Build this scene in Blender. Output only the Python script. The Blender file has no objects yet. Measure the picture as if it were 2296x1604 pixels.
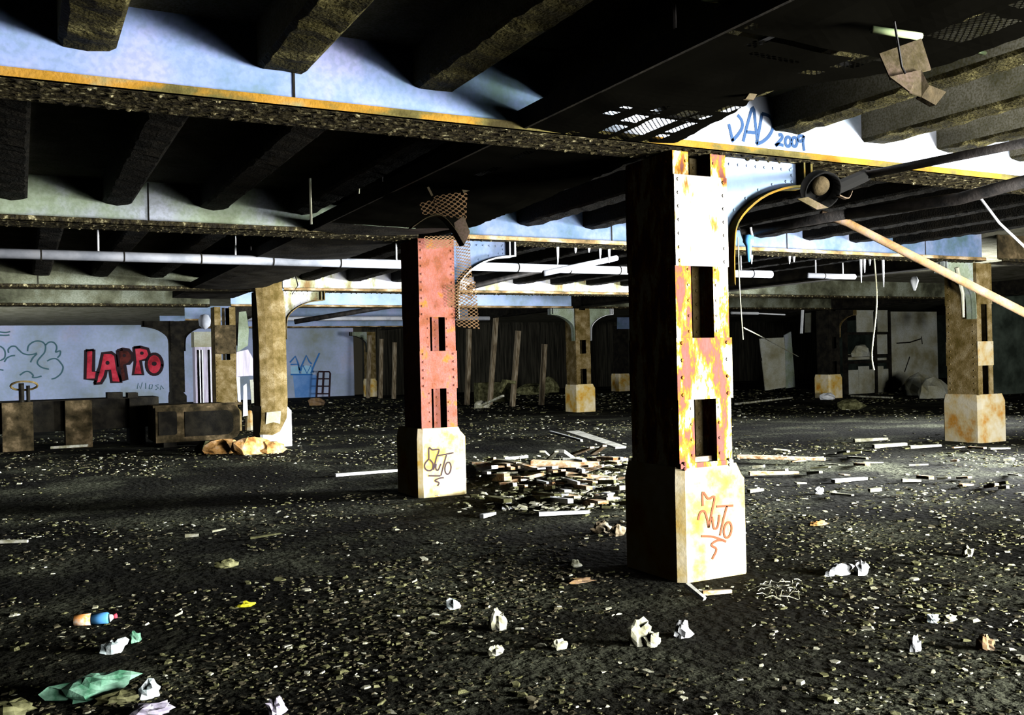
import bpy, math, random
from mathutils import Vector, Matrix, noise as mnoise
random.seed(7)
R = random.Random(11)
col = bpy.context.scene.collection
sc = bpy.context.scene
sc.view_settings.view_transform = 'Standard'
sc.view_settings.look = 'None'
sc.view_settings.exposure = 0.0
sc.view_settings.gamma = 1.0
sc.cycles.max_bounces = 6
sc.cycles.diffuse_bounces = 0
sc.cycles.transparent_max_bounces = 16

# ------------------------------------------------------------------ camera
W, H, F = 2296.0, 1604.0, 2116.7
PITCH, ROLL, YAW = 0.002, -0.0234, 0.4798
EYE = Vector((0, 0, 1.6))
fw = Vector((math.sin(YAW)*math.cos(PITCH), math.cos(YAW)*math.cos(PITCH), math.sin(PITCH)))
rt0 = Vector((math.cos(YAW), -math.sin(YAW), 0)); up0 = rt0.cross(fw)
rt = math.cos(ROLL)*rt0 + math.sin(ROLL)*up0
up = -math.sin(ROLL)*rt0 + math.cos(ROLL)*up0
cam = bpy.data.cameras.new('camera'); co = bpy.data.objects.new('camera', cam); col.objects.link(co)
m = Matrix.Identity(4)
for i in range(3):
    m[i][0] = rt[i]; m[i][1] = up[i]; m[i][2] = -fw[i]; m[i][3] = EYE[i]
co.matrix_world = m
cam.sensor_fit = 'HORIZONTAL'; cam.sensor_width = 36.0; cam.lens = 36.0*F/W
cam.clip_start = 0.05; cam.clip_end = 300
sc.camera = co

def on(px, py, ax, v):
    """measured point of the photo -> place in the hall on the plane axis = v"""
    d = fw + rt*((px-W/2)/F) - up*((py-H/2)/F)
    i = 'XYZ'.index(ax)
    return EYE + d*((v-EYE[i])/d[i])

# ------------------------------------------------------------------ materials
def lin(c):
    return tuple((x/12.92 if x <= .04045 else ((x+.055)/1.055)**2.4) for x in c)
def N(nt, t, **kw):
    n = nt.nodes.new(t)
    for k, v in kw.items(): setattr(n, k, v)
    return n
def newmat(name):
    mt = bpy.data.materials.new(name); mt.use_nodes = True
    nt = mt.node_tree; return mt, nt, nt.nodes['Principled BSDF']
def ramp(nt, stops, interp='LINEAR'):
    r = N(nt, 'ShaderNodeValToRGB'); cr = r.color_ramp; cr.interpolation = interp
    while len(cr.elements) > 1: cr.elements.remove(cr.elements[0])
    cr.elements[0].position = stops[0][0]; cr.elements[0].color = (*stops[0][1], 1)
    for p, c in stops[1:]:
        e = cr.elements.new(p); e.color = (*c, 1)
    return r
def pmat(name, stops, scale=6, detail=8, rough=.8, bump=.3, bscale=40, stretch=(1, 1, 1), metal=0, fine=None, dist=.01, nrough=.6, distort=0):
    mt, nt, b = newmat(name)
    tc = N(nt, 'ShaderNodeTexCoord'); mp = N(nt, 'ShaderNodeMapping'); mp.inputs['Scale'].default_value = stretch
    nt.links.new(tc.outputs['Object'], mp.inputs['Vector'])
    no = N(nt, 'ShaderNodeTexNoise'); no.inputs['Scale'].default_value = scale; no.inputs['Detail'].default_value = detail
    no.inputs['Roughness'].default_value = nrough; no.inputs['Distortion'].default_value = distort
    nt.links.new(mp.outputs[0], no.inputs['Vector'])
    r = ramp(nt, stops); nt.links.new(no.outputs['Fac'], r.inputs[0])
    last = r.outputs[0]
    if fine:      # fine grime speckle
        fs, amt, fc = fine
        n2 = N(nt, 'ShaderNodeTexNoise'); n2.inputs['Scale'].default_value = fs; n2.inputs['Detail'].default_value = 3
        nt.links.new(tc.outputs['Object'], n2.inputs['Vector'])
        r2 = ramp(nt, [(.42, (0, 0, 0)), (.62, (1, 1, 1))]); nt.links.new(n2.outputs['Fac'], r2.inputs[0])
        ml = N(nt, 'ShaderNodeMath', operation='MULTIPLY'); ml.inputs[1].default_value = amt
        nt.links.new(r2.outputs[0], ml.inputs[0])
        mx = N(nt, 'ShaderNodeMix', data_type='RGBA'); nt.links.new(ml.outputs[0], mx.inputs[0])
        nt.links.new(last, mx.inputs[6]); mx.inputs[7].default_value = (*fc, 1); last = mx.outputs[2]
    nt.links.new(last, b.inputs['Base Color'])
    b.inputs['Roughness'].default_value = rough; b.inputs['Metallic'].default_value = metal
    b.inputs['Specular IOR Level'].default_value = .06
    if bump:
        n3 = N(nt, 'ShaderNodeTexNoise'); n3.inputs['Scale'].default_value = bscale; n3.inputs['Detail'].default_value = 6
        nt.links.new(tc.outputs['Object'], n3.inputs['Vector'])
        bp = N(nt, 'ShaderNodeBump'); bp.inputs['Strength'].default_value = bump; bp.inputs['Distance'].default_value = dist
        nt.links.new(n3.outputs['Fac'], bp.inputs['Height']); nt.links.new(bp.outputs[0], b.inputs['Normal'])
    return mt
def flat(name, c, rough=.7):
    mt, nt, b = newmat(name); b.inputs['Base Color'].default_value = (*c, 1); b.inputs['Roughness'].default_value = rough
    b.inputs['Specular IOR Level'].default_value = .2
    return mt

M = {}
M['floor'] = pmat('dirt floor', [(.4, (.003, .003, .002)), (.5, (.014, .0145, .009)), (.6, (.08, .085, .055)), (.72, (.14, .15, .1))], scale=.55, detail=12, nrough=.68, bump=1, bscale=14, dist=.06, fine=(60, .75, (.004, .004, .003)), rough=1)
M['slab'] = pmat('grey ceiling plaster', [(.35, (.16, .16, .11)), (.6, (.36, .35, .28))], scale=3, bump=.3, fine=(70, .6, (.10, .09, .02)))
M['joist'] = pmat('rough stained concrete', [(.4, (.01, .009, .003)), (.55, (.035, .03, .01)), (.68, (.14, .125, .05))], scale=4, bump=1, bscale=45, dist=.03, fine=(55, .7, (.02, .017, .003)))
M['webfar'] = pmat('pale blue beam paint', [(.3, (.22, .30, .36)), (.45, (.30, .41, .62)), (.6, (.38, .48, .76)), (.75, (.44, .48, .78))], scale=1.6, detail=6, bump=.12, bscale=30, fine=(16, .16, (.22, .36, .30)))  # same beam paint brightened, offsetting the weak light far back
M['web'] = pmat('blue grey beam paint', [(0.34, (0.1063, 0.175, 0.175)), (0.44, (0.15, 0.225, 0.3625)), (0.56, (0.2125, 0.275, 0.4875)), (0.66, (0.2875, 0.3125, 0.525))], scale=1.5, detail=9, bump=.15, bscale=30, fine=(26, .3, (.10, .16, .15)))
M['webA'] = pmat('white beam paint', [(.36, (.34, .42, .5)), (.47, (.52, .58, .68)), (.6, (.66, .7, .78))], scale=1.5, detail=9, bump=.12, bscale=30, fine=(20, .2, (.3, .36, .44)))  # same beam paint, with the blown-out glare put into its colour
M['webB'] = pmat('faded blue beam paint', [(.34, (.05, .09, .10)), (.45, (.09, .135, .23)), (.56, (.14, .175, .27)), (.66, (.2, .21, .27))], scale=1.7, detail=9, bump=.15, bscale=30, fine=(20, .3, (.07, .11, .12)))  # same beam paint darkened, offsetting the strong lamps on this bay
M['flangeB'] = pmat('brown rusted flange', [(.35, (.06, .045, .02)), (.5, (.24, .16, .07)), (.66, (.5, .42, .3))], scale=5, detail=9, bump=.7, bscale=40, stretch=(.5, 1, 1))
M['webdirty'] = pmat('streaked pale beam paint', [(0.32, (0.192, 0.12, 0.048)), (0.42, (0.3, 0.312, 0.18)), (0.5, (0.51, 0.516, 0.504)), (0.66, (0.45, 0.468, 0.57))], scale=2.2, detail=9, bump=.2, stretch=(1.6, 1, .7))
M['webmoss'] = pmat('green stained beam paint', [(0.35, (0.128, 0.144, 0.096)), (0.5, (0.24, 0.288, 0.208)), (0.66, (0.336, 0.36, 0.416))], scale=1.3, detail=8, bump=.2, fine=(30, .3, (.1, .14, .06)))
M['joistdk'] = pmat('soot black concrete', [(.4, (.002, .002, .0015)), (.62, (.007, .006, .004))], scale=4, bump=1, bscale=45, dist=.03)  # same concrete as the near joists; the bay's shade is put into the colour
M['rustD'] = pmat('dark sooted rust', [(.38, (.015, .012, .006)), (.55, (.06, .045, .022)), (.66, (.15, .11, .06))], scale=4, detail=9, bump=.6)  # much darker copy of the olive brown rust
M['flange'] = pmat('orange rusted flange', [(.35, (.03, .024, .008)), (.46, (.10, .085, .025)), (.54, (.27, .14, .015)), (.62, (.32, .17, .03)), (.7, (.2, .2, .1))], scale=3, detail=9, bump=.7, bscale=40, stretch=(.5, 1, 1))
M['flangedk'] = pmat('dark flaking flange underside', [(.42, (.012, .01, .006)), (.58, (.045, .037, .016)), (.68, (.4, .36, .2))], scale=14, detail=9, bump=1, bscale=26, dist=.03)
M['rustA'] = pmat('rust with peeling yellow white paint', [(.36, (.2, .085, .075)), (.45, (.19, .07, .055)), (.485, (.4, .13, .01)), (.53, (.55, .32, .04)), (.57, (.85, .78, .55))], scale=7, detail=10, nrough=.65, stretch=(1.3, 1.3, .45), bump=.5, bscale=30, fine=(45, .25, (.22, .07, .04)))
M['paintA'] = pmat('white paint breaking into rust', [(.30, (.22, .07, .06)), (.36, (.45, .14, .02)), (.41, (.8, .5, .15)), (.46, (.9, .86, .76))], scale=6, detail=10, stretch=(1.5, 1.5, .5), bump=.4, bscale=30)
M['rustB'] = pmat('pink brown rust', [(0.35, (0.1394, 0.0492, 0.0246)), (0.46, (0.1968, 0.0738, 0.0533)), (0.58, (0.2214, 0.0902, 0.0779)), (0.66, (0.2788, 0.1066, 0.0164))], scale=6, detail=10, bump=.5, bscale=40, fine=(70, .45, (.22, .055, .02)))
M['rustG'] = pmat('olive brown rust', [(.35, (.07, .05, .013)), (.5, (.15, .11, .045)), (.66, (.25, .2, .11))], scale=5, detail=10, bump=.5, bscale=40, fine=(60, .5, (.08, .055, .01)))
M['soot'] = pmat('sooty dark steel', [(.4, (.006, .0055, .0045)), (.65, (.018, .016, .011))], scale=5, bump=.5)  # near-black for dark parts; on the graffiti wall column it stands for shade
M['plinthA'] = pmat('yellow stained concrete', [(.33, (.5, .2, .02)), (.41, (.62, .40, .08)), (.5, (.66, .54, .26)), (.62, (.78, .7, .5))], scale=2.6, detail=6, bump=.25, bscale=25, fine=(14, .2, (.6, .38, .07)))
M['plinthG'] = pmat('grey yellow concrete', [(0.36, (0.315, 0.15, 0.0225)), (0.48, (0.375, 0.3, 0.15)), (0.6, (0.4125, 0.375, 0.27))], scale=3, bump=.3, bscale=25)
M['wall'] = pmat('blue white wall paint', [(.34, (.26, .30, .27)), (.46, (.34, .42, .56)), (.58, (.42, .50, .74)), (.72, (.52, .48, .62))], scale=.45, detail=9, bump=.1, fine=(9, .18, (.3, .36, .3)))
M['walldk'] = pmat('dark board wall', [(.4, (.012, .012, .009)), (.66, (.05, .047, .034))], scale=2, stretch=(8, 1, .4), bump=.4)
M['walltan'] = pmat('grey green plaster wall', [(.36, (.22, .2, .11)), (.5, (.36, .36, .28)), (.64, (.44, .46, .42))], scale=1.1, detail=9, bump=.2, fine=(24, .3, (.18, .2, .11)))
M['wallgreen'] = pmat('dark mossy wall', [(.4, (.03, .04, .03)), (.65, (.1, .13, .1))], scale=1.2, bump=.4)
M['black'] = pmat('black iron', [(.4, (.008, .008, .008)), (.65, (.025, .022, .02))], scale=8, bump=.4, rough=.55)
M['pipew'] = pmat('white pipe jacket', [(0.35, (0.325, 0.351, 0.403)), (0.55, (0.507, 0.533, 0.585)), (0.7, (0.5525, 0.559, 0.585))], scale=3, bump=.1)
M['pipet'] = pmat('tan pink pipe', [(0.35, (0.15, 0.085, 0.04)), (0.5, (0.21, 0.14, 0.085)), (0.65, (0.23, 0.165, 0.13))], scale=5, bump=.3, fine=(50, .4, (.28, .18, .05)))
M['white'] = pmat('white enamel', [(.4, (.7, .74, .76)), (.6, (.85, .87, .88))], scale=6, bump=.05, rough=.5)
M['tube'] = pmat('pale green glass tube', [(.4, (.2, .3, .16)), (.6, (.4, .42, .2))], scale=4, stretch=(1, 1, 1), bump=0, rough=.4)
M['tan'] = pmat('tan brown sheet metal', [(.36, (.22, .16, .06)), (.5, (.36, .28, .17)), (.64, (.42, .3, .25))], scale=4, bump=.35, fine=(60, .4, (.2, .15, .05)))
M['timber'] = pmat('weathered timber', [(.36, (.08, .06, .035)), (.5, (.2, .16, .1)), (.66, (.34, .3, .22))], scale=3, stretch=(6, 6, .6), bump=.4)
M['board'] = pmat('split pale board', [(.36, (.34, .17, .06)), (.5, (.62, .46, .28)), (.64, (.82, .76, .62))], scale=5, stretch=(1, 4, 4), bump=.4)
M['boardg'] = pmat('grey board', [(.4, (.22, .22, .19)), (.6, (.4, .4, .36))], scale=5, stretch=(1, 4, 4), bump=.4)
M['chip'] = pmat('pale plaster chip', [(.36, (.25, .24, .14)), (.5, (.45, .45, .32)), (.64, (.7, .7, .6))], scale=9, bump=.3)
M['chipol'] = pmat('olive chip', [(.36, (.04, .04, .015)), (.5, (.1, .1, .045)), (.66, (.2, .2, .1))], scale=9, bump=.3)
M['chipbr'] = pmat('dark crumb', [(.4, (.03, .025, .015)), (.6, (.11, .1, .06))], scale=9, bump=.3)
M['red'] = pmat('red spray paint', [(.38, (.28, .02, .03)), (.5, (.62, .04, .07)), (.66, (.75, .1, .14))], scale=1.4, bump=0)
M['redsoot'] = pmat('sooted red spray paint', [(.4, (.03, .012, .01)), (.6, (.13, .03, .025))], scale=2.2, bump=0)  # darker red for one letter
M['ink'] = flat('black spray paint', (.02, .008, .012))
M['tealink'] = flat('dark teal spray line', (.06, .14, .17))
M['blueink'] = flat('blue spray paint', (.03, .17, .5))
M['bluefill'] = pmat('pale blue spray fill', [(.4, (.10, .26, .62)), (.6, (.2, .38, .75))], scale=1, bump=0)
M['bluepale'] = pmat('light blue spray fill', [(.4, (.25, .55, .8)), (.6, (.45, .7, .9))], scale=1, bump=0)
M['dadblue'] = flat('blue marker paint', (.015, .05, .13))
M['brownink'] = flat('brown faded spray line', (.17, .05, .015))
M['blueplastic'] = flat('blue plastic', (.1, .36, .75), .4)
M['orange'] = pmat('orange wrapper print', [(.4, (.7, .62, .5)), (.55, (.7, .3, .08))], scale=20, bump=0)
M['green'] = pmat('crumpled green plastic', [(.4, (.05, .16, .09)), (.6, (.22, .42, .3))], scale=10, bump=.3, rough=.4)
M['foil'] = pmat('crumpled clear wrapper', [(.4, (.4, .5, .5)), (.6, (.85, .9, .9))], scale=14, bump=.3, rough=.3)
M['yellow'] = flat('yellow plastic', (.5, .47, .02), .5)
M['purplish'] = pmat('pale lilac panel', [(0.36, (0.336, 0.32, 0.352)), (0.55, (0.528, 0.48, 0.624)), (0.7, (0.64, 0.624, 0.688))], scale=3, stretch=(6, 6, .4), bump=.15)
M['orangestone'] = pmat('orange sandstone rubble', [(.36, (.26, .12, .03)), (.5, (.55, .30, .10)), (.64, (.62, .42, .24))], scale=5, bump=.8, bscale=12, dist=.03)
M['glass'] = flat('dirty pane', (.28, .3, .2), .4)

def lath_mat(name, base, px=.034, py=.02, r=.3, patches=None):
    """sheet metal punched with diamond holes laid out in the sheet's own metres; patches = the rectangles (cx, cy, hx, hy) where the holes are clear of old plaster"""
    mt, nt, b = newmat(name)
    b.inputs['Base Color'].default_value = (*base, 1); b.inputs['Roughness'].default_value = .9; b.inputs['Specular IOR Level'].default_value = 0
    tc = N(nt, 'ShaderNodeTexCoord'); uv = tc.outputs['UV']
    sx = N(nt, 'ShaderNodeSeparateXYZ'); nt.links.new(uv, sx.inputs[0])
    def mth(op, a, bb=None):
        n = N(nt, 'ShaderNodeMath', operation=op)
        for i, q in enumerate((a, bb)):
            if q is None: continue
            if isinstance(q, (int, float)): n.inputs[i].default_value = q
            else: nt.links.new(q, n.inputs[i])
        return n.outputs[0]
    u = mth('DIVIDE', sx.outputs[0], px); v = mth('DIVIDE', sx.outputs[1], py)
    def lat(off):
        du = mth('SUBTRACT', mth('FRACT', mth('ADD', u, off)), .5); dv = mth('SUBTRACT', mth('FRACT', mth('ADD', v, off)), .5)
        return mth('SQRT', mth('ADD', mth('MULTIPLY', du, du), mth('MULTIPLY', dv, dv)))
    hole = mth('LESS_THAN', mth('MINIMUM', lat(0), lat(.5)), r)
    if patches:
        no = N(nt, 'ShaderNodeTexNoise'); no.inputs['Scale'].default_value = 14; nt.links.new(uv, no.inputs['Vector'])
        wob = mth('MULTIPLY', mth('SUBTRACT', no.outputs['Fac'], .5), .35); acc = None
        for cx, cy, hx, hy in patches:
            q = mth('MAXIMUM', mth('DIVIDE', mth('ABSOLUTE', mth('SUBTRACT', sx.outputs[0], cx)), hx), mth('DIVIDE', mth('ABSOLUTE', mth('SUBTRACT', sx.outputs[1], cy)), hy))
            t_ = mth('LESS_THAN', mth('ADD', q, wob), 1.0); acc = t_ if acc is None else mth('MAXIMUM', acc, t_)
        hole = mth('MULTIPLY', hole, acc)
    tr = N(nt, 'ShaderNodeBsdfTransparent'); mx = N(nt, 'ShaderNodeMixShader')
    nt.links.new(hole, mx.inputs[0]); nt.links.new(b.outputs[0], mx.inputs[1]); nt.links.new(tr.outputs[0], mx.inputs[2])
    nt.links.new(mx.outputs[0], nt.nodes['Material Output'].inputs['Surface'])
    return mt
PATCH = []
for xa, xb, ya, yb in [(1374, 1396, 234, 262), (1411, 1458, 249, 278), (1421, 1487, 264, 306), (1355, 1392, 278, 301), (1362, 1417, 297, 321), (1445, 1475, 299, 332), (1509, 1553, 246, 270), (1517, 1538, 275, 303), (1538, 1582, 257, 279), (1612, 1655, 240, 256),
                       (1259, 1279, 293, 317), (1300, 1340, 320, 335), (1690, 1704, 92, 113), (1680, 1700, 60, 76), (1877, 1950, 129, 162), (1790, 1850, 160, 172), (2114, 2246, 26, 106), (2280, 2330, -10, 30), (1082, 1103, 373, 398), (1160, 1181, 340, 361), (1476, 1490, 234, 250)]:
    c_ = on((xa+xb)/2, (ya+yb)/2, 'Z', 3.06)
    hx = abs(on(xa, (ya+yb)/2, 'Z', 3.06).x-on(xb, (ya+yb)/2, 'Z', 3.06).x)/2; hy = abs(on((xa+xb)/2, ya, 'Z', 3.06).y-on((xa+xb)/2, yb, 'Z', 3.06).y)/2
    PATCH.append((c_.x, c_.y, max(.035, hx*.95), max(.035, hy*.95)))
a_, b_ = on(1700, 114, 'Z', 3.06), on(1774, 149, 'Z', 3.06)
PATCH.append(((a_.x+b_.x)/2, (a_.y+b_.y)/2, abs(a_.x-b_.x)/2, .022))
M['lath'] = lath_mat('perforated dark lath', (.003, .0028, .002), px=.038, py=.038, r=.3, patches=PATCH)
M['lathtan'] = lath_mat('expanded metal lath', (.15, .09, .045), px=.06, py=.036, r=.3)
M['pit'] = flat('soot', (.002, .002, .0015), 1)  # even near-black for duct ribs, plaster remnants and the pendant lamp
M['tandk'] = pmat('dull tan sheet metal', [(.36, (.05, .04, .018)), (.5, (.095, .075, .045)), (.64, (.13, .09, .07))], scale=6, bump=.35, fine=(60, .4, (.05, .04, .012)))
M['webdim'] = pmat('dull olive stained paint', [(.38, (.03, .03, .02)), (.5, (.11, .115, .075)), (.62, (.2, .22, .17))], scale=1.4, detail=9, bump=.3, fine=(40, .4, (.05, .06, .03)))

# ------------------------------------------------------------------ mesh builder
class MB:
    def __init__(s): s.v = []; s.f = []; s.mi = []; s.uv = None
    def add(s, vs, fs, mi=0):
        o = len(s.v); s.v += [tuple(p) for p in vs]; s.f += [tuple(i+o for i in f) for f in fs]; s.mi += [mi]*len(fs); return s
    def box(s, x0, x1, y0, y1, z0, z1, mi=0):
        return s.add([(x, y, z) for z in (z0, z1) for y in (y0, y1) for x in (x0, x1)],
                     [(0, 2, 3, 1), (4, 5, 7, 6), (0, 1, 5, 4), (2, 6, 7, 3), (0, 4, 6, 2), (1, 3, 7, 5)], mi)
    def hexa(s, lo, hi, mi=0):   # two quads -> solid
        n = len(lo)
        fs = [tuple(reversed(range(n))), tuple(range(n, 2*n))]+[(i, (i+1) % n, n+(i+1) % n, n+i) for i in range(n)]
        return s.add(list(lo)+list(hi), fs, mi)
    def bar(s, p, q, w, h, upv=(0, 0, 1), mi=0, taper=1):
        p, q = Vector(p), Vector(q); d = (q-p).normalized(); u = Vector(upv)
        if abs(d.dot(u)) > .95: u = Vector((1, 0, 0))
        a = d.cross(u).normalized(); b = a.cross(d)
        def ring(c, k): return [c+a*(w/2*k*i)+b*(h/2*k*j) for i, j in ((-1, -1), (1, -1), (1, 1), (-1, 1))]
        return s.hexa(ring(p, 1), ring(q, taper), mi)
    def tube(s, pts, r, n=8, cap=True, mi=0):
        pts = [Vector(p) for p in pts]; rs = r if isinstance(r, (list, tuple)) else [r]*len(pts)
        rings = []
        for i, p in enumerate(pts):
            d = (pts[min(i+1, len(pts)-1)]-pts[max(i-1, 0)]).normalized()
            u = Vector((0, 0, 1)) if abs(d.z) < .9 else Vector((1, 0, 0))
            a = d.cross(u).normalized(); b = a.cross(d)
            rings.append([p+(a*math.cos(t)+b*math.sin(t))*rs[i] for t in [2*math.pi*k/n for k in range(n)]])
        vs = [q for rg in rings for q in rg]; fs = []
        for i in range(len(pts)-1):
            for k in range(n): fs.append((i*n+k, i*n+(k+1) % n, (i+1)*n+(k+1) % n, (i+1)*n+k))
        if cap: fs += [tuple(reversed(range(n))), tuple(range((len(pts)-1)*n, len(pts)*n))]
        return s.add(vs, fs, mi)
    def rivet(s, c, nrm, r=.014, mi=0):
        c = Vector(c); nrm = Vector(nrm).normalized(); u = Vector((0, 0, 1)) if abs(nrm.z) < .9 else Vector((1, 0, 0))
        a = nrm.cross(u).normalized(); b = nrm.cross(a); vs = []
        for rr, hh in ((1, 0), (.75, .5)):
            vs += [c+(a*math.cos(t)+b*math.sin(t))*r*rr+nrm*r*hh for t in [math.pi*k/3 for k in range(6)]]
        vs.append(c+nrm*r*.75)
        fs = [(k, (k+1) % 6, 6+(k+1) % 6, 6+k) for k in range(6)]+[(6+k, 6+(k+1) % 6, 12) for k in range(6)]
        return s.add(vs, fs, mi)
    def prism(s, poly, axis, a, b, mi=0):   # polygon in the plane normal to axis
        def mk(t): return [(t, p[0], p[1]) if axis == 'X' else (p[0], t, p[1]) if axis == 'Y' else (p[0], p[1], t) for p in poly]
        return s.hexa(mk(a), mk(b), mi)
    def lathe(s, c, prof, n=20, mi=0):
        c = Vector(c); vs = []; fs = []
        for r, z in prof: vs += [c+Vector((r*math.cos(2*math.pi*k/n), r*math.sin(2*math.pi*k/n), z)) for k in range(n)]
        for i in range(len(prof)-1):
            for k in range(n): fs.append((i*n+k, i*n+(k+1) % n, (i+1)*n+(k+1) % n, (i+1)*n+k))
        return s.add(vs, fs, mi)
    def ribbon(s, pts, w, nrm, mi=0):      # a flat painted stroke in the plane with normal nrm
        pts = [Vector(p) for p in pts]; nrm = Vector(nrm); L = []; Rr = []
        for i, p in enumerate(pts):
            d = (pts[min(i+1, len(pts)-1)]-pts[max(i-1, 0)])
            if d.length < 1e-6: d = Vector((0, 0, 1))
            a = d.normalized().cross(nrm).normalized()
            L.append(p+a*w/2); Rr.append(p-a*w/2)
        n = len(pts)
        return s.add(L+Rr, [(i, i+1, n+i+1, n+i) for i in range(n-1)], mi)
    def build(s, name, mats, parent=None, smooth=False):
        me = bpy.data.meshes.new(name)
        off = parent_origin(parent) if parent is not None else Vector((0, 0, 0))
        me.from_pydata([tuple(Vector(p)-off) for p in s.v], [], s.f)
        if s.uv:
            ul = me.uv_layers.new(name='UVMap')
            for lp in me.loops: ul.data[lp.index].uv = s.uv[lp.vertex_index]
        if not isinstance(mats, (list, tuple)): mats = [mats]
        for mt in mats: me.materials.append(M[mt] if isinstance(mt, str) else mt)
        if len(mats) > 1: me.polygons.foreach_set('material_index', s.mi)
        if smooth: me.polygons.foreach_set('use_smooth', [True]*len(me.polygons))
        me.update()
        o = bpy.data.objects.new(name, me); col.objects.link(o)
        if parent is not None: o.parent = parent
        return o
def parent_origin(p):
    v = Vector((0, 0, 0))
    while p is not None: v += p.location; p = p.parent
    return v
def recentre(o):           # put the origin of a one-mesh thing at its base
    me = o.data; xs = [v.co for v in me.vertices]
    c = Vector(((min(p.x for p in xs)+max(p.x for p in xs))/2, (min(p.y for p in xs)+max(p.y for p in xs))/2, min(p.z for p in xs)))
    me.transform(Matrix.Translation(-c)); o.location = c
    return o
def tag(o, label=None, cat=None, group=None, kind=None):
    if label: o['label'] = label
    if cat: o['category'] = cat
    if group: o['group'] = group
    if kind: o['kind'] = kind
    return o
def thing(name, loc, label, cat, group=None):
    o = bpy.data.objects.new(name, None); col.objects.link(o); o.location = loc; o.empty_display_size = .1
    return tag(o, label, cat, group)
def single(mb, name, mat, label, cat, group=None, smooth=False):
    return tag(recentre(mb.build(name, mat, None, smooth)), label, cat, group)
def copy_tree(o, parent=None):
    c = o.copy(); col.objects.link(c)
    if parent is not None: c.parent = parent
    for ch in list(o.children): copy_tree(ch, c)
    return c
def smooth_line(pts, n=5):     # Catmull-Rom through the given points
    pts = [Vector(p) for p in pts]; out = []
    for i in range(len(pts)-1):
        p0 = pts[max(i-1, 0)]; p1 = pts[i]; p2 = pts[i+1]; p3 = pts[min(i+2, len(pts)-1)]
        for k in range(n):
            t = k/n
            out.append(.5*((2*p1)+(p2-p0)*t+(2*p0-5*p1+4*p2-p3)*t*t+(3*p1-p0-3*p2+p3)*t**3))
    out.append(pts[-1]); return out

# ------------------------------------------------------------------ setting
SLAB = 3.52
fl = MB(); fl.box(-9, 46, -14, 46, -.3, 0)
tag(fl.build('floor', 'floor'), kind='structure')
ce = MB(); ce.box(-9, 46, -3.2, 46, SLAB, SLAB+.25)
tag(ce.build('ceiling', 'slab'), kind='structure')
WY = 45.0
wb = MB(); wb.box(-9, 14.6, WY, WY+.3, 0, SLAB)
wall_back = tag(wb.build('wall_back', 'wall'), kind='structure')
wd = MB(); wd.box(14.6, 46, 43.4, 43.7, 0, SLAB)
for i in range(34): wd.box(14.7+i*.55, 14.7+i*.55+.5, 43.36, 43.41, .02, 3.4)
tag(wd.build('wall_far', 'walldk'), kind='structure')
wr = MB(); wr.box(45.7, 46, -14, 46, 0, SLAB)
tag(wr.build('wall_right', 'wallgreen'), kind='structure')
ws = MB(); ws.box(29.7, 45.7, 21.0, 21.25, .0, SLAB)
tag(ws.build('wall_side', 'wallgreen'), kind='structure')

# ------------------------------------------------------------------ graffiti on the back wall
def pix(poly, ox, oy, s, ax, v):
    return [on(ox+x/s, oy+y/s, ax, v) for x, y in poly]
def ell(cx, cy, rx, ry, n=22, rot=0):
    return [(cx+rx*math.cos(t)*math.cos(rot)-ry*math.sin(t)*math.sin(rot), cy+rx*math.cos(t)*math.sin(rot)+ry*math.sin(t)*math.cos(rot)) for t in [2*math.pi*k/n for k in range(n+1)]]
GY = WY-.012
def letter(outline, mat, holes=(), name='graffiti_letter'):
    pts = pix(outline, 0, 740, 5.207, 'Y', GY)
    b = MB(); n = len(pts); b.add(pts, [tuple(range(n))]); 
    o = b.build(name, mat, wall_back)
    k = MB(); q = [p+Vector((0, -.006, 0)) for p in pts]
    k.ribbon(q+[q[0], q[1]], .13, (0, 1, 0))
    for h in holes:
        hp = [p+Vector((0, -.007, 0)) for p in pix(ell(*h, n=12)[:-1], 0, 740, 5.207, 'Y', GY)]
        k.add(hp, [tuple(range(len(hp)))])
    k.build('outline', 'ink', o)
    o['label'] = 'fat red spray letter outlined in black'
    return o
letter([(1000, 242), (1095, 236), (1090, 485), (1150, 490), (1118, 582), (992, 575)], 'red')
letter([(1120, 590), (1100, 632), (1180, 622), (1225, 545), (1240, 478), (1280, 470), (1300, 612), (1415, 612), (1375, 470), (1350, 300), (1300, 264), (1195, 272), (1160, 440), (1135, 500)], 'red', [(1255, 385, 24, 24)])
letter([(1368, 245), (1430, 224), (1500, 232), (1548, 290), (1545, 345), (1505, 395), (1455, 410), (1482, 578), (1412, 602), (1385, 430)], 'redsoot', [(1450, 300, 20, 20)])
letter([(1560, 208), (1640, 200), (1725, 222), (1748, 290), (1718, 345), (1640, 362), (1668, 522), (1552, 522), (1575, 380)], 'red', [(1655, 272, 22, 20)])
letter(ell(1800, 402, 94, 122)[:-1], 'red', [(1800, 395, 30, 26)])
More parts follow.
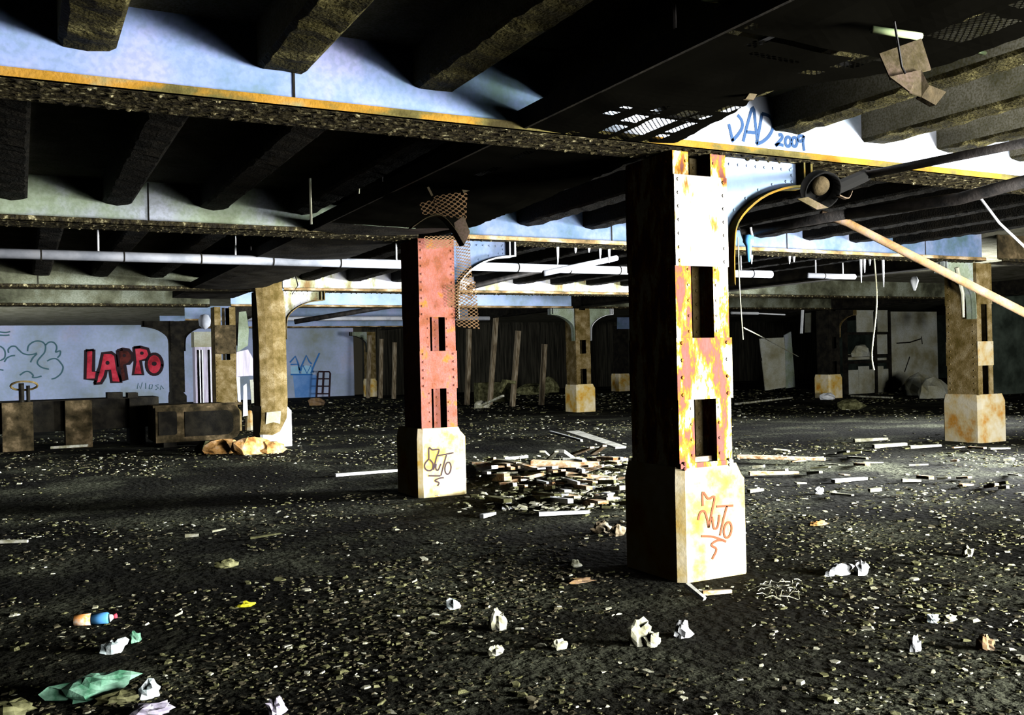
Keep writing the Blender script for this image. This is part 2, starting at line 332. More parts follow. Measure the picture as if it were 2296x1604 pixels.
S = [[(100, 270), (95, 230), (130, 195), (180, 195), (215, 230), (260, 270), (320, 290), (390, 285), (430, 270)],
     [(320, 250), (330, 190), (380, 145), (440, 130), (500, 145), (530, 190), (520, 260), (480, 310), (440, 360), (440, 400), (490, 440), (570, 460)],
     [(530, 180), (570, 145), (620, 145), (655, 180), (660, 220), (650, 260), (700, 245), (700, 290), (670, 325)],
     [(550, 365), (600, 340), (660, 340), (710, 390), (735, 440), (710, 510), (650, 560), (600, 575)],
     [(430, 280), (380, 330), (355, 380)], [(230, 530), (290, 490), (340, 490), (385, 530), (380, 555), (430, 555), (485, 540)],
     [(50, 375), (80, 330), (130, 305), (175, 300)], [(0, 190), (40, 220), (60, 270), (50, 330), (0, 360)], [(-60, 455), (0, 465), (40, 470)],
     [(-40, 20), (60, 30), (120, 20)], [(-40, 60), (60, 65), (110, 60)]]
b = MB()
for st in S: b.ribbon(smooth_line(pix(st, 0, 740, 5.207, 'Y', GY)), .06, (0, 1, 0))
tag(b.build('graffiti_outline', 'tealink', wall_back), 'thin teal bubble lettering')
b = MB()
for i, st in enumerate([[(1600, 690), (1610, 620), (1640, 690), (1660, 615)], [(1700, 690), (1700, 620)], [(1740, 690), (1745, 640), (1780, 640), (1770, 690), (1740, 690)], [(1850, 640), (1815, 650), (1850, 680), (1815, 700)], [(1870, 700), (1880, 650), (1910, 690)]]):
    b.ribbon(pix(st, 0, 740, 5.207, 'Y', GY), .035, (0, 1, 0))
tag(b.build('graffiti_scrawl', 'tealink', wall_back), 'faint small scrawl under the red letters')
def bl(poly): return pix(poly, 400, 780, 5.7275, 'Y', GY)
b = MB(); b.add(bl([(1470, 350), (1760, 345), (1790, 400), (1785, 640), (1500, 640)]), [(0, 1, 2, 3, 4)])
tag(b.build('graffiti_patch', 'bluefill', wall_back), 'blue sprayed patch')
b = MB(); b.add([p+Vector((0, -.004, 0)) for p in bl([(1440, 240), (1560, 235), (1560, 345), (1445, 345)])], [(0, 1, 2, 3)])
b.add([p+Vector((0, -.004, 0)) for p in bl([(1580, 250), (1640, 225), (1715, 240), (1725, 335), (1580, 340)])], [(0, 1, 2, 3, 4)])
tag(b.build('graffiti_block', 'bluepale', wall_back), 'pale blue block lettering')
b = MB()
for st in [[(1430, 190), (1500, 110), (1535, 200), (1555, 290)], [(1555, 290), (1600, 190), (1640, 100), (1680, 180), (1710, 210)], [(1700, 330), (1750, 200), (1810, 70)], [(1440, 215), (1540, 212), (1560, 330)], [(1570, 300), (1600, 230), (1650, 330), (1700, 230), (1730, 320)], [(1440, 345), (1720, 345)]]:
    b.ribbon([p+Vector((0, -.008, 0)) for p in bl(st)], .07, (0, 1, 0))
tag(b.build('graffiti_line', 'blueink', wall_back), 'blue zigzag spray lines')

# ------------------------------------------------------------------ beams
LINES = {'A': 5.33, 'B': 10.32, 'C': 18.5, 'E': 23.7, 'G': 31.0, 'H': 37.0}
ZF = 3.05
def beam(x0, x1, Y, label, webm, joints, rivets=True, flange='flange'):
    t = thing('steel_beam', ((x0+x1)/2, Y+.15, ZF), label, 'beam', 'riveted steel cross beams under the ceiling')
    w = MB(); w.box(x0, x1, Y+.03, Y+.05, ZF+.06, SLAB); web = w.build('web', webm, t)
    for xj in joints:
        j = MB(); j.box(xj-.006, xj+.006, Y+.022, Y+.031, ZF+.07, SLAB-.01); j.build('plate_joint', 'soot', web)
    f = MB(); f.box(x0, x1, Y-.05, Y+.36, ZF, ZF+.012, 1); f.box(x0, x1, Y-.05, Y-.03, ZF+.002, ZF+.055, 0); f.box(x0, x1, Y-.04, Y+.03, ZF+.045, ZF+.062, 0)
    if rivets:
        n = int((x1-x0)/.11)
        for k in range(n):
            for yy in (-.015, .08, .24, .32):
                if R.random() < .8: f.rivet((x0+.05+k*.11+R.uniform(-.015, .015), Y+yy+R.uniform(-.01, .01), ZF), (0, 0, -1), .017*R.uniform(.8, 1.25), 1)
    f.build('bottom_flange', [flange, 'flangedk'], t)
    return t
XA0, XA1 = 4.09, 4.57
bA1 = beam(-4, 3.12, LINES['A'], 'long pale blue beam at upper left, nearest in view, ending behind the dark duct', 'web', [-.1, 1.42], True)
bA2 = beam(3.12, 14.3, LINES['A'], 'glaring white beam at upper right with blue DAD 2009 writing', 'webA', [], True)
beam(-4, 4.15, LINES['B'], 'green stained beam on the left, second back from the camera', 'webmoss', [1.2], True, 'flangedk')
beam(4.61, 14.28, LINES['B'], 'pale blue beam running behind the rusty front column to the right hand column', 'webB', [6.9, 9.95, 12.9], True, 'flangeB')
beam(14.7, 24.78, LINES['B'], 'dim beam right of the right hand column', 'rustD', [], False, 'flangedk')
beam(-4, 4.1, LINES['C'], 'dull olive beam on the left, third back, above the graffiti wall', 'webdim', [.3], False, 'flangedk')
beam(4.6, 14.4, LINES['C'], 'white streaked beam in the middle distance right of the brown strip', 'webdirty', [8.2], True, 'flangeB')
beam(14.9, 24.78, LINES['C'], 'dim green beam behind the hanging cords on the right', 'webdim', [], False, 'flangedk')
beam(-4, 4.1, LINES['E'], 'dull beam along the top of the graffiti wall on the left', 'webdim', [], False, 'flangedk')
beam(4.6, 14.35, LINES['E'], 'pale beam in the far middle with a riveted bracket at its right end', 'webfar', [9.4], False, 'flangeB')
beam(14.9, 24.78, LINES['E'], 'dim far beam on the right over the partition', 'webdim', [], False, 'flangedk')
beam(4.6, 14.4, LINES['G'], 'thin pale far beam, second from the back of the middle aisle', 'webfar', [], False, 'flangeB')
beam(4.6, 14.4, LINES['H'], 'thinnest far pale beam above the blue wall', 'webfar', [], False, 'flangeB')

# DAD 2009 on the right beam
web_right = [c for c in bA2.children if c.name.startswith('web')][0]
def dad(poly, n=4): return smooth_line(pix(poly, 1450, 180, 3.2075, 'Y', LINES['A']+.027), n)
b = MB()
for st in [[(592, 315), (606, 375), (620, 438)], [(655, 250), (685, 290), (688, 340), (655, 395), (612, 440)], [(695, 442), (728, 310), (766, 196), (785, 330), (800, 462)], [(718, 372), (782, 378)],
           [(830, 240), (812, 350), (790, 460)], [(828, 240), (885, 262), (910, 330), (885, 395), (838, 440), (790, 460)],
           [(950, 396), (970, 392), (974, 418), (928, 470), (948, 460), (985, 470)], ell(1018, 442, 20, 34), ell(1064, 444, 19, 32), [(1130, 405), (1100, 400), (1090, 425), (1105, 440), (1128, 420), (1130, 400), (1126, 450), (1134, 508)]]:
    b.ribbon(dad(st), .026, (0, 1, 0))
tag(b.build('graffiti_writing', 'dadblue', web_right), 'blue handwriting reading DAD 2009')

# ------------------------------------------------------------------ joists
def joist(x0, x1, y0, y1):
    j = MB(); n = max(2, int((y1-y0)/.09)); rows = []
    for k in range(n+1):
        y = y0+(y1-y0)*k/n
        rows.append([Vector((x0, y, SLAB)), Vector((x0, y, 3.29)), Vector((x0+.03+R.uniform(-.01, .01), y, 3.27+R.uniform(-.008, .008))), Vector(((x0+x1)/2, y, 3.268+R.uniform(-.012, .012))), Vector((x1-.03+R.uniform(-.01, .01), y, 3.27+R.uniform(-.008, .008))), Vector((x1, y, 3.29)), Vector((x1, y, SLAB))])
    vs = [p for r_ in rows for p in r_]; fs = []; sd = []
    for k in range(n):
        for i in range(6): (fs if 0 < i < 5 else sd).append((k*7+i, k*7+i+1, (k+1)*7+i+1, (k+1)*7+i))
    fs += [tuple(reversed(range(7))), tuple(range(n*7, n*7+7))]
    j.add(vs, fs); o = len(fs); j.f += sd; j.mi += [1]*len(sd)
    return j
JX = [-1.72, -.76, .20, 1.215, 2.156, 3.1, 4.04, 5.04, 5.97, 6.85, 7.8, 8.75, 9.7, 10.65]
JL = {2: 'first rough concrete joist from the left, at the top left corner', 3: 'second rough concrete joist from the left, over the long blue beam', 4: 'third rough concrete joist, its gritty underside glinting at upper middle',
      7: 'first brown joist right of the hanging duct at upper right', 8: 'second brown joist right of the hanging duct', 9: 'third brown joist right of the hanging duct, above the black pipe'}
for i, x in enumerate(JX):
    single(joist(x, x+.28, -3.1, LINES['A']+.028), 'ceiling_joist', ['joist', 'slab'], JL.get(i, 'rough concrete joist over the nearest bay, seen in part'), 'joist', 'concrete joists over the nearest bay')
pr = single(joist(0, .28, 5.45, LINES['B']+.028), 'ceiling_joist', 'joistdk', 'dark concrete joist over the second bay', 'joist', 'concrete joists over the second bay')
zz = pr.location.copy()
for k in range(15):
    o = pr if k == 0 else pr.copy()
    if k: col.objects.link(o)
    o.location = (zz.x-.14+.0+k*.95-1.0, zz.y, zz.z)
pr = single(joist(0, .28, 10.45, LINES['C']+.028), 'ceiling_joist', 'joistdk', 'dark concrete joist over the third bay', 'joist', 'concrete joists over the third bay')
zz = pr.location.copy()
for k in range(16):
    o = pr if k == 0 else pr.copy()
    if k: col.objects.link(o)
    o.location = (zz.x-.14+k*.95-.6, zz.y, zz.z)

# ------------------------------------------------------------------ columns
def bracket(t, xc, side, Y, gm, em, scale=1.0):
    arc = [(.045, -.95), (.05, -.69), (.095, -.49), (.31, -.31), (.58, -.21), (.83, -.18)]
    arc = [(p.x, p.z) for p in smooth_line([(a, 0, c) for a, c in arc], 4)]
    arc = [(xc+side*a*scale, ZF+c*scale) for a, c in arc]
    g = MB(); poly = [(xc, ZF)]+[(xc, arc[0][1])]+arc+[(arc[-1][0], ZF)]
    g.prism(poly, 'Y', Y+.05, Y+.07)
    for k in range(9): g.rivet((xc+side*(.08+k*.085)*scale, Y+.05, ZF-.05), (0, -1, 0), .013)
    for a, c in arc[3::2]: g.rivet((a-side*.02, Y+.05, c+.055), (0, -1, 0), .013)
    for k in range(3): g.rivet((arc[-1][0]-side*.14*scale, Y+.05, ZF-.04-k*.05), (0, -1, 0), .013)
    gp = g.build('gusset_plate', gm, t)
    e = MB(); n = len(arc)
    lo = [Vector((a, Y-.03, c)) for a, c in arc]+[Vector((a, Y+.16, c)) for a, c in arc]
    hi = [p+Vector((side*-.008, 0, .014)) for p in lo]
    vs = lo+hi
    fs = [(i, i+1, n+i+1, n+i) for i in range(n-1)]+[(2*n+i+1, 2*n+i, 3*n+i, 3*n+i+1) for i in range(n-1)]+[(i+1, i, 2*n+i, 2*n+i+1) for i in range(n-1)]+[(n+i, n+i+1, 3*n+i+1, 3*n+i) for i in range(n-1)]
    e.add(vs, fs); e.build('curved_flange', em, gp)
    s_ = MB(); xe = arc[-1][0]; s_.box(min(xe-side*.09, xe-side*.075), max(xe-side*.09, xe-side*.075), Y-.03, Y+.05, ZF-.175*scale, ZF-.002); s_.box(min(xe, xe-side*.02), max(xe, xe-side*.02), Y-.03, Y+.16, ZF-.175*scale, ZF-.002)
    s_.build('end_stiffener', em, gp)
def column(x0, x1, Y, D, label, plinth, plates, mats, brackets=(), top=ZF, rib=None, plm='plinthA'):
    """shaft from x0 to x1, front face at Y, depth D; plates = [(z0,z1,material,overhang)]"""
    t = thing('steel_column', ((x0+x1)/2, Y+D/2, 0), label, 'column', 'riveted steel columns on concrete plinths')
    px0, px1, py1, ph = plinth; py0 = Y-.03; c = .05
    p = MB()
    def oct_(i, z): return [(px0+c+i, py0+i, z), (px1-c-i, py0+i, z), (px1-i, py0+c+i, z), (px1-i, py1-c-i, z), (px1-c-i, py1-i, z), (px0+c+i, py1-i, z), (px0+i, py1-c-i, z), (px0+i, py0+c+i, z)]
    a0 = oct_(0, -.02); a1 = oct_(0, ph-.12); a2 = oct_(.02, ph)
    a2 = [(min(q[0], px1-.1), q[1], q[2]) for q in a2]
    p.add(a0+a1+a2, [tuple(reversed(range(8))), tuple(range(16, 24))]+[(i+o, (i+1) % 8+o, (i+1) % 8+8+o, i+8+o) for o in (0, 8) for i in range(8)])
    pl = p.build('plinth', plm, t)
    fwid = (x1-x0)*.29; th = .014
    for nm, xa, xb, xin in (('left', x0, x0+th, x0+fwid), ('right', x1-th, x1, x1-fwid)):
        q = MB(); q.box(xa, xb, Y+.012, Y+D-.012, ph-.01, top)
        fa, fb = min(xa, xin), max(xb, xin)
        q.box(fa, fb, Y+.0, Y+th, ph-.01, top-.002); q.box(fa, fb, Y+D-th, Y+D, ph-.01, top-.002)
        for k in range(int((top-ph)/.11)):
            q.rivet((xin+(.025 if nm == 'left' else -.025)*-1, Y, ph+.08+k*.11), (0, -1, 0), .012)
            q.rivet((xa if nm == 'left' else xb, Y+.07, ph+.08+k*.11), (-1 if nm == 'left' else 1, 0, 0), .014)
            q.rivet((xa if nm == 'left' else xb, Y+D-.07, ph+.08+k*.11), (-1 if nm == 'left' else 1, 0, 0), .014)
        q.build('channel', mats[0], t)
    cs = MB(); xm = (x0+x1)/2+.02
    ra, rb_, rd = rib or (xm-.05, xm+.02, D*.45)
    cs.box(ra, rb_, Y+rd, Y+rd+.012, ph-.01, top-.01)
    for k in range(int((top-ph)/.1)): cs.rivet(((ra+rb_)/2, Y+rd, ph+.06+k*.1), (0, -1, 0), .013)
    cs.build('inner_rib', mats[1], t)
    for (z0, z1, pm, ov) in plates:
        b_ = MB(); b_.box(x0-ov, x1+ov, Y-.012, Y+.001, z0, z1)
        nv = max(2, int((z1-z0)/.088))
        for k in range(nv):
            zz_ = z0+.035+(z1-z0-.07)*k/(nv-1)
            b_.rivet((x0+.035, Y-.012, zz_), (0, -1, 0), .016); b_.rivet((x1-.035, Y-.012, zz_), (0, -1, 0), .016)
        b_.build('batten_plate', pm, t)
        bb = MB(); bb.box(x0, x1, Y+D-.001, Y+D+.012, z0, z1); bb.build('batten_plate', mats[1], t)
    for side, gm, em in brackets:
        bracket(t, x1 if side > 0 else x0, side, Y, gm, em)
    return t, pl
colA, plA = column(4.10, 4.575, 5.36, .58, 'nearest column, peeling white and yellow paint over rust, tall cream plinth', (4.07, 4.70, 6.05, .81),
    [(2.235, 2.88, 'paintA', .0), (1.285, 1.722, 'rustA', .012), (.80, .835, 'rustA', 0)], ('rustA', 'rustG'), [(1, 'webfar', 'flange')], rib=(4.36, 4.43, .14))
colB, plB = column(4.155, 4.615, 10.32, .54, 'pink rusty column left of the nearest one, torn mesh hanging round its top', (4.10, 4.72, 11.06, .81),
    [(2.12, 3.04, 'rustB', .0), (1.275, 1.72, 'rustB', .008)], ('rustB', 'rustB'), [(1, 'webB', 'white')], rib=(4.335, 4.42, .05))
colC, plC = column(4.10, 4.6, 18.5, .54, 'column hidden behind the long brown strip, white plinth corner showing', (4.09, 4.71, 19.2, .81),
    [(2.12, 3.0, 'rustG', .0), (1.275, 1.72, 'rustG', .0)], ('rustG', 'rustG'), [(1, 'webdirty', 'rustG')], plm='white')
colD, plD = column(14.33, 14.72, 10.51, .6, 'yellow brown column near the right edge with a pale plinth and a grey plinth side', (14.31, 15.02, 11.22, .82),
    [(2.35, 3.04, 'rustG', .0), (1.31, 1.72, 'plinthG', .005)], ('rustG', 'rustG'), [(-1, 'webmoss', 'webmoss')], plm='plinthG')
colE, plE = column(14.45, 14.95, 23.7, .56, 'column in the middle distance with an orange plinth and curved brackets on both sides', (14.44, 15.1, 24.4, .82),
    [(2.12, 3.0, 'rustG', .0), (1.275, 1.72, 'rustG', .0)], ('rustG', 'rustG'), [(-1, 'webmoss', 'webmoss'), (1, 'webmoss', 'white')])
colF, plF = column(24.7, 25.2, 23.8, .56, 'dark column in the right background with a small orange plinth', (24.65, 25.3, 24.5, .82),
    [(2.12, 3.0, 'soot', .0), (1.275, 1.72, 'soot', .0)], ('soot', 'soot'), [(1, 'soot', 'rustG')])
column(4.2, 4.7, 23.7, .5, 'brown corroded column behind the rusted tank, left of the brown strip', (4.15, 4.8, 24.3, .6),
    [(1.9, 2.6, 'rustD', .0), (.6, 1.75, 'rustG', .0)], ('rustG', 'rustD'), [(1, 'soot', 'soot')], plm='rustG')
column(4.15, 4.55, 31, .5, 'soot black column with flared brackets standing against the graffiti wall', (4.12, 4.6, 31.6, .82),  # stands in shadow; the shade is put into its near-black material
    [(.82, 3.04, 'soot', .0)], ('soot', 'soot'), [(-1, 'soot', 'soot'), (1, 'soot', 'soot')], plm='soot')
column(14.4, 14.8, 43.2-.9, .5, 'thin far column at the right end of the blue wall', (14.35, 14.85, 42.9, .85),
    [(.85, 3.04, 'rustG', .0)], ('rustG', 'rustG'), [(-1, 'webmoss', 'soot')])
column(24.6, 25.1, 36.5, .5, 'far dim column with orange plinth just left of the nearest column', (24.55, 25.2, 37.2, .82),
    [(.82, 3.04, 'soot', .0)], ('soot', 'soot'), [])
# spray tags on the two plinths
def tagstrokes(strokes, ox, oy, s, Y, w, mat, parent, lab):
    b = MB()
    for st in strokes: b.ribbon(smooth_line(pix(st, ox, oy, s, 'Y', Y), 4), w, (0, 1, 0))
    return tag(b.build('spray_tag', mat, parent), lab)
tagstrokes([[(230, 262), (230, 172), (265, 215), (305, 202), (290, 290), (268, 402)], [(200, 352), (213, 305), (240, 295), (258, 345), (268, 400)], [(290, 330), (300, 402), (325, 395), (336, 318)],
            [(318, 265), (425, 258)], [(385, 262), (362, 350), (340, 452)], ell(390, 415, 24, 50, rot=.15), [(220, 455), (300, 460), (380, 490)], [(365, 482), (320, 484), (285, 512), (318, 540), (290, 602)]],
           1496, 1044, 2.86375, 5.326, .017, 'brownink', plA, 'faded brown spray tag on the plinth')
tagstrokes([[(455, 1112), (455, 1002), (490, 1022), (555, 1020), (530, 1100), (500, 1222)], [(455, 1112), (415, 1160), (415, 1205), (450, 1230), (488, 1215), (495, 1160), (460, 1115)], [(525, 1160), (525, 1212), (548, 1222), (575, 1160)],
            [(535, 1082), (700, 1050)], [(630, 1072), (600, 1180), (575, 1280)], ell(645, 1205, 30, 60, rot=.1), [(450, 1280), (570, 1282)], [(605, 1300), (560, 1305), (515, 1330), (555, 1350), (540, 1382)]],
           860, 780, 4.4567, 10.286, .018, 'ink', plB, 'thin black spray tag on the plinth')
# loose timber in the foot of the nearest column
b = MB(); b.bar((4.24, 5.45, .84), (4.47, 5.45, .845), .07, .05); single(b, 'wood_block', 'board', 'small yellow wood block lying on the nearest column plinth inside the shaft', 'wood')

# girder over the second and third rows
for x, yy0, yy1, lb in ((14.4, 11.2, 41, 'dark lengthwise girder over the row of the right hand column'), (24.7, 10, 36, 'dark lengthwise girder over the far right row')):
    t = thing('steel_girder', (x+.25, (yy0+yy1)/2, 3.07), lb, 'girder', 'lengthwise girders')
    g = MB(); g.box(x+.24, x+.27, yy0, yy1, 3.1, SLAB-.004); g.build('web', 'soot', t)
    g = MB(); g.box(x+.1, x+.4, yy0, yy1, 3.07, 3.1); g.build('bottom_flange', 'soot', t)

# ------------------------------------------------------------------ hanging duct with torn lath soffit
duct = thing('hanging_duct', (3.5, 8, 3.08), 'long dark duct with torn perforated underside hung beside the row of columns', 'duct')
g = MB(); g.box(2.87, 2.89, .8, 21, 3.07, 3.2); g.build('side_panel', 'soot', duct)
edge = [on(x, y, 'Z', 3.06) for x, y in [(2296, 84), (2086, 153), (1995, 171), (1751, 206), (1705, 216), (1640, 262), (1545, 312), (1440, 358), (1330, 405), (1180, 468), (1060, 512)]]
edge = sorted([(p.y, p.x) for p in edge]); edge = [(.8, 4.1)]+edge+[(10.2, 4.1), (13, 4.12), (21, 4.12)]
def ex(y):
    for (a, xa), (b_, xb) in zip(edge, edge[1:]):
        if a <= y <= b_: return xa+(xb-xa)*(y-a)/max(1e-6, b_-a)
    return edge[-1][1]
def soffit(y0, y1, mat, name, sag=.0, drop=0):
    g = MB(); n = max(3, int((y1-y0)/.06)); mcols = 14; uv = []; vs = []
    for k in range(n+1):
        y = y0+(y1-y0)*k/n; xe = ex(y)+R.uniform(-.012, .012)
        for i in range(mcols+1):
            u = i/mcols; x = 2.88+(xe-2.88)*u
            z = 3.075-sag*math.sin(math.pi*u)-drop*u*u+.012*mnoise.noise(Vector((x*3, y*3, 0)))
            vs.append((x, y, z)); uv.append((x, y))
    fs = [(k*(mcols+1)+i, k*(mcols+1)+i+1, (k+1)*(mcols+1)+i+1, (k+1)*(mcols+1)+i) for k in range(n) for i in range(mcols)]
    g.add(vs, fs); g.uv = uv
    return g.build(name, mat, duct)
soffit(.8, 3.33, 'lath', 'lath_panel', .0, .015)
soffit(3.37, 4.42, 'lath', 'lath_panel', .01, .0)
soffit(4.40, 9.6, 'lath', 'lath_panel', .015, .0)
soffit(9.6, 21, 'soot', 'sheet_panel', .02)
g = MB()
y = 1.0
k = 0
while y < 20:
    k += 1
    g.bar((2.9, y, 3.092), (ex(y)-.04, y+.05, 3.09), .04, .015); y += 1.24
for xo in (3.14,): g.box(xo, xo+.035, .9, 20.5, 3.085, 3.097)
g.build('rib_frame', 'pit', duct)
# remains of plaster lying on the lath
for k in range(8):
    y = R.uniform(5.5, 9); x = R.uniform(2.95, ex(y)-.3); g = MB(); g.box(x, x+R.uniform(.1, .3), y, y+R.uniform(.15, .5), 3.1, 3.115); g.build('plaster_remnant', 'pit', duct)
for yy in (3.79, 5.65, 8.1, 10.8, 13.6):
    g = MB(); g.tube([(2.93, yy, 3.08), (2.93, yy, SLAB)], .012, 6); g.build('hanger_rod', 'black', duct)
g = MB(); g.tube([on(1690, 60, 'Z', 3.055), on(1790, 60, 'Z', 3.055)], .004, 5)
for p, q in [((1760, 215), (1780, 213))]: pass

# torn tan strip hanging at the upper right
t = thing('torn_strip', on(2040, 150, 'Y', 2.8), 'torn tan metal strip bent down from the duct at upper right', 'sheet metal')
def sheet(pts, th, name, mat, parent):
    g = MB(); pts = [Vector(p) for p in pts]; nrm = (pts[1]-pts[0]).cross(pts[2]-pts[0]).normalized()*th
    n = len(pts); g.hexa(pts, [p+nrm for p in pts]); return g.build(name, mat, parent)
sheet([on(1972, 120, 'Y', 2.86), on(2066, 86, 'Y', 2.86), on(2088, 156, 'Y', 2.8), on(1997, 178, 'Y', 2.8)], .006, 'upper_plate', 'tandk', t)
sheet([on(1995, 172, 'Y', 2.79), on(2066, 156, 'Y', 2.79), on(2083, 193, 'Y', 2.75), on(2066, 216, 'Y', 2.75), on(2040, 206, 'Y', 2.75)], .006, 'bent_plate', 'tandk', t)
sheet([on(2066, 218, 'Y', 2.76), on(2082, 190, 'Y', 2.76), on(2122, 206, 'Y', 2.76), on(2098, 236, 'Y', 2.76)], .03, 'end_clip', 'rustD', t)
g = MB(); g.tube([on(2005, 48, 'Y', 2.7), on(2022, 150, 'Y', 2.76), on(2030, 165, 'Y', 2.76)], .005, 6); g.build('wire', 'black', t)
g = MB(); a, c = on(1955, 66, 'Z', 3.035), on(2064, 82, 'Z', 3.035); g.tube([a, a.lerp(c, .5), c], .017, 10); single(g, 'fluorescent_tube', 'tube', 'short pale green fluorescent tube above the torn tan strip', 'lamp tube', smooth=True)
g = MB(); g.tube([on(2188, 114, 'Y', 3.6), on(2310, 144, 'Y', 3.6)], .012, 8); single(g, 'conduit', 'tube', 'yellowish conduit running off the upper right edge', 'conduit', smooth=True)
g = MB(); g.tube([on(1575, -4, 'Y', 3.3), on(1642, 4, 'Y', 3.3)], .014, 8); single(g, 'fluorescent_tube', 'tube', 'tip of a pale tube at the very top edge of the photo', 'lamp tube', smooth=True)
sheet([on(1672, 222, 'Y', 4.1), on(1690, 196, 'Y', 4.1), on(1704, 200, 'Y', 4.1), on(1690, 224, 'Y', 4.1)], .02, 'lath_scrap', 'tandk', None)
tag(recentre(bpy.data.objects['lath_scrap']), 'small tan scrap stuck on the duct edge above DAD writing', 'scrap')
g = MB(); g.tube([on(1170, 105, 'Y', 4.9), on(1395, 133, 'Y', 4.6)], .012, 8); single(g, 'conduit', 'rustG', 'dim conduit under the ceiling between the third joist and the duct', 'conduit')

# torn lath round the head of the rusty column
t = thing('metal_lath_wrap', (4.3, 9.6, 2.9), 'torn expanded metal lath wrapped round the head of the pink rusty column', 'metal mesh')
def lsheet(rows, name, mat, pa, wob=.02):
    rows = [[Vector(p) for p in r] for r in rows]; g = MB(); vs = []; uv = []; fs = []; m_ = len(rows[0])
    for i, r in enumerate(rows):
        for j, p in enumerate(r):
            vs.append(p+Vector((0, wob*mnoise.noise(p*4), 0)))
            uv.append(((r[0]-p).length, sum((rows[k+1][0]-rows[k][0]).length for k in range(i))))
    for i in range(len(rows)-1):
        for j in range(m_-1): fs.append((i*m_+j, i*m_+j+1, (i+1)*m_+j+1, (i+1)*m_+j))
    g.add(vs, fs); g.uv = uv; return g.build(name, mat, pa)
def grid(a, b, c, d, n=5, mm=5): # a,b top l/r ; c,d bottom l/r
    a, b, c, d = map(Vector, (a, b, c, d)); return [[(a.lerp(b, j/mm)).lerp(c.lerp(d, j/mm), i/n) for j in range(mm+1)] for i in range(n+1)]
lsheet(grid(on(972, 440, 'Y', 7.5), on(1048, 428, 'Y', 7.5), on(984, 482, 'Y', 7.4), on(1046, 494, 'Y', 7.4)), 'upper_mesh', 'lathtan', t)
lsheet(grid(on(940, 456, 'Y', 7.52), on(976, 446, 'Y', 7.52), on(948, 482, 'Y', 7.5), on(985, 480, 'Y', 7.5)), 'dark_mesh', 'lathtan', t)
lsheet(grid(on(950, 530, 'Y', 10.2), on(1030, 528, 'Y', 10.2), on(955, 560, 'Y', 10.2), on(1030, 552, 'Y', 10.2)), 'collar_mesh', 'lathtan', t)
lsheet(grid(on(1022, 540, 'Y', 10.25), on(1052, 520, 'Y', 10.2), on(1024, 680, 'Y', 10.25), on(1062, 670, 'Y', 10.2)), 'side_mesh', 'lathtan', t)
lsheet(grid(on(1000, 640, 'Y', 10.25), on(1066, 630, 'Y', 10.15), on(1003, 690, 'Y', 10.25), on(1072, 688, 'Y', 10.15)), 'side_mesh', 'lathtan', t)
lsheet(grid(on(1022, 684, 'Y', 10.25), on(1070, 680, 'Y', 10.15), on(1024, 733, 'Y', 10.25), on(1076, 738, 'Y', 10.15)), 'lower_mesh', 'lathtan', t)
def strap(pts, w, name, mat, pa, th=.008, upv=(0, 1, 0)):
    pts = smooth_line(pts, 4); g = MB(); U = Vector(upv); lo = []
    top_, bot_ = [], []
    for i, p in enumerate(pts):
        d = (pts[min(i+1, len(pts)-1)]-pts[max(i-1, 0)]).normalized(); a = d.cross(U).normalized()
        top_.append(p+U*w/2); bot_.append(p-U*w/2)
    n = len(pts); off = Vector((0, 0, th)); vs = top_+bot_+[p+off for p in top_]+[p+off for p in bot_]
    fs = []
    for i in range(n-1):
        fs += [(i, i+1, n+i+1, n+i), (2*n+i+1, 2*n+i, 3*n+i, 3*n+i+1), (i+1, i, 2*n+i, 2*n+i+1), (n+i, n+i+1, 3*n+i+1, 3*n+i)]
    g.add(vs, fs); return g.build(name, mat, pa)
strap([on(920, 513, 'Y', 7.35), on(955, 490, 'Y', 7.35), on(985, 486, 'Y', 7.35), on(1012, 512, 'Y', 7.35), on(1036, 552, 'Y', 7.35)], .1, 'bent_strap', 'tandk', t)
sheet([on(1018, 500, 'Y', 7.35), on(1040, 484, 'Y', 7.35), on(1054, 520, 'Y', 7.35), on(1042, 548, 'Y', 7.35), on(1024, 530, 'Y', 7.35)], .008, 'torn_flap', 'tandk', t)
g = MB(); g.bar(on(958, 420, 'Y', 7.35), on(968, 440, 'Y', 7.35), .03, .02); g.build('loose_bar', 'tandk', t); g = MB(); g.bar(on(1036, 430, 'Y', 7.35), on(1066, 418, 'Y', 7.35), .03, .03); g.build('loose_bar', 'tandk', t)

# brown strip hanging in front of the third column
t = thing('hanging_strip', on(612, 975, 'Y', 18.2), 'tall brown sheet strip with a curled foot hanging from the ceiling to the floor', 'sheet metal')
prof = [((567, 590), (632, 590), 18.25), ((572, 640), (632, 640), 18.2), ((577, 700), (640, 700), 18.15), ((580, 760), (641, 760), 18.15), ((583, 830), (643, 830), 18.15), ((586, 900), (645, 900), 18.15), ((586, 940), (643, 938), 18.1), ((583, 970), (628, 968), 18.0), ((582, 975), (612, 976), 17.95)]
g = MB(); lo = []; 
for a, c, Yv in prof:
    pa, pc = on(*a, 'Y', Yv), on(*c, 'Y', Yv)
    lo.append([pa.lerp(pc, k/4)+Vector((0, .04*math.sin(math.pi*k/4)*-1, 0)) for k in range(5)])
vs = [p for r_ in lo for p in r_]; nn = len(vs); vs2 = [p+Vector((0, .012, 0)) for p in vs]; fs = []
for i in range(len(lo)-1):
    for j in range(4):
        q = (i*5+j, i*5+j+1, (i+1)*5+j+1, (i+1)*5+j); fs.append(q); fs.append(tuple(nn+z_ for z_ in reversed(q)))
    fs += [((i+1)*5, i*5, nn+i*5, nn+(i+1)*5), (i*5+4, (i+1)*5+4, nn+(i+1)*5+4, nn+i*5+4)]
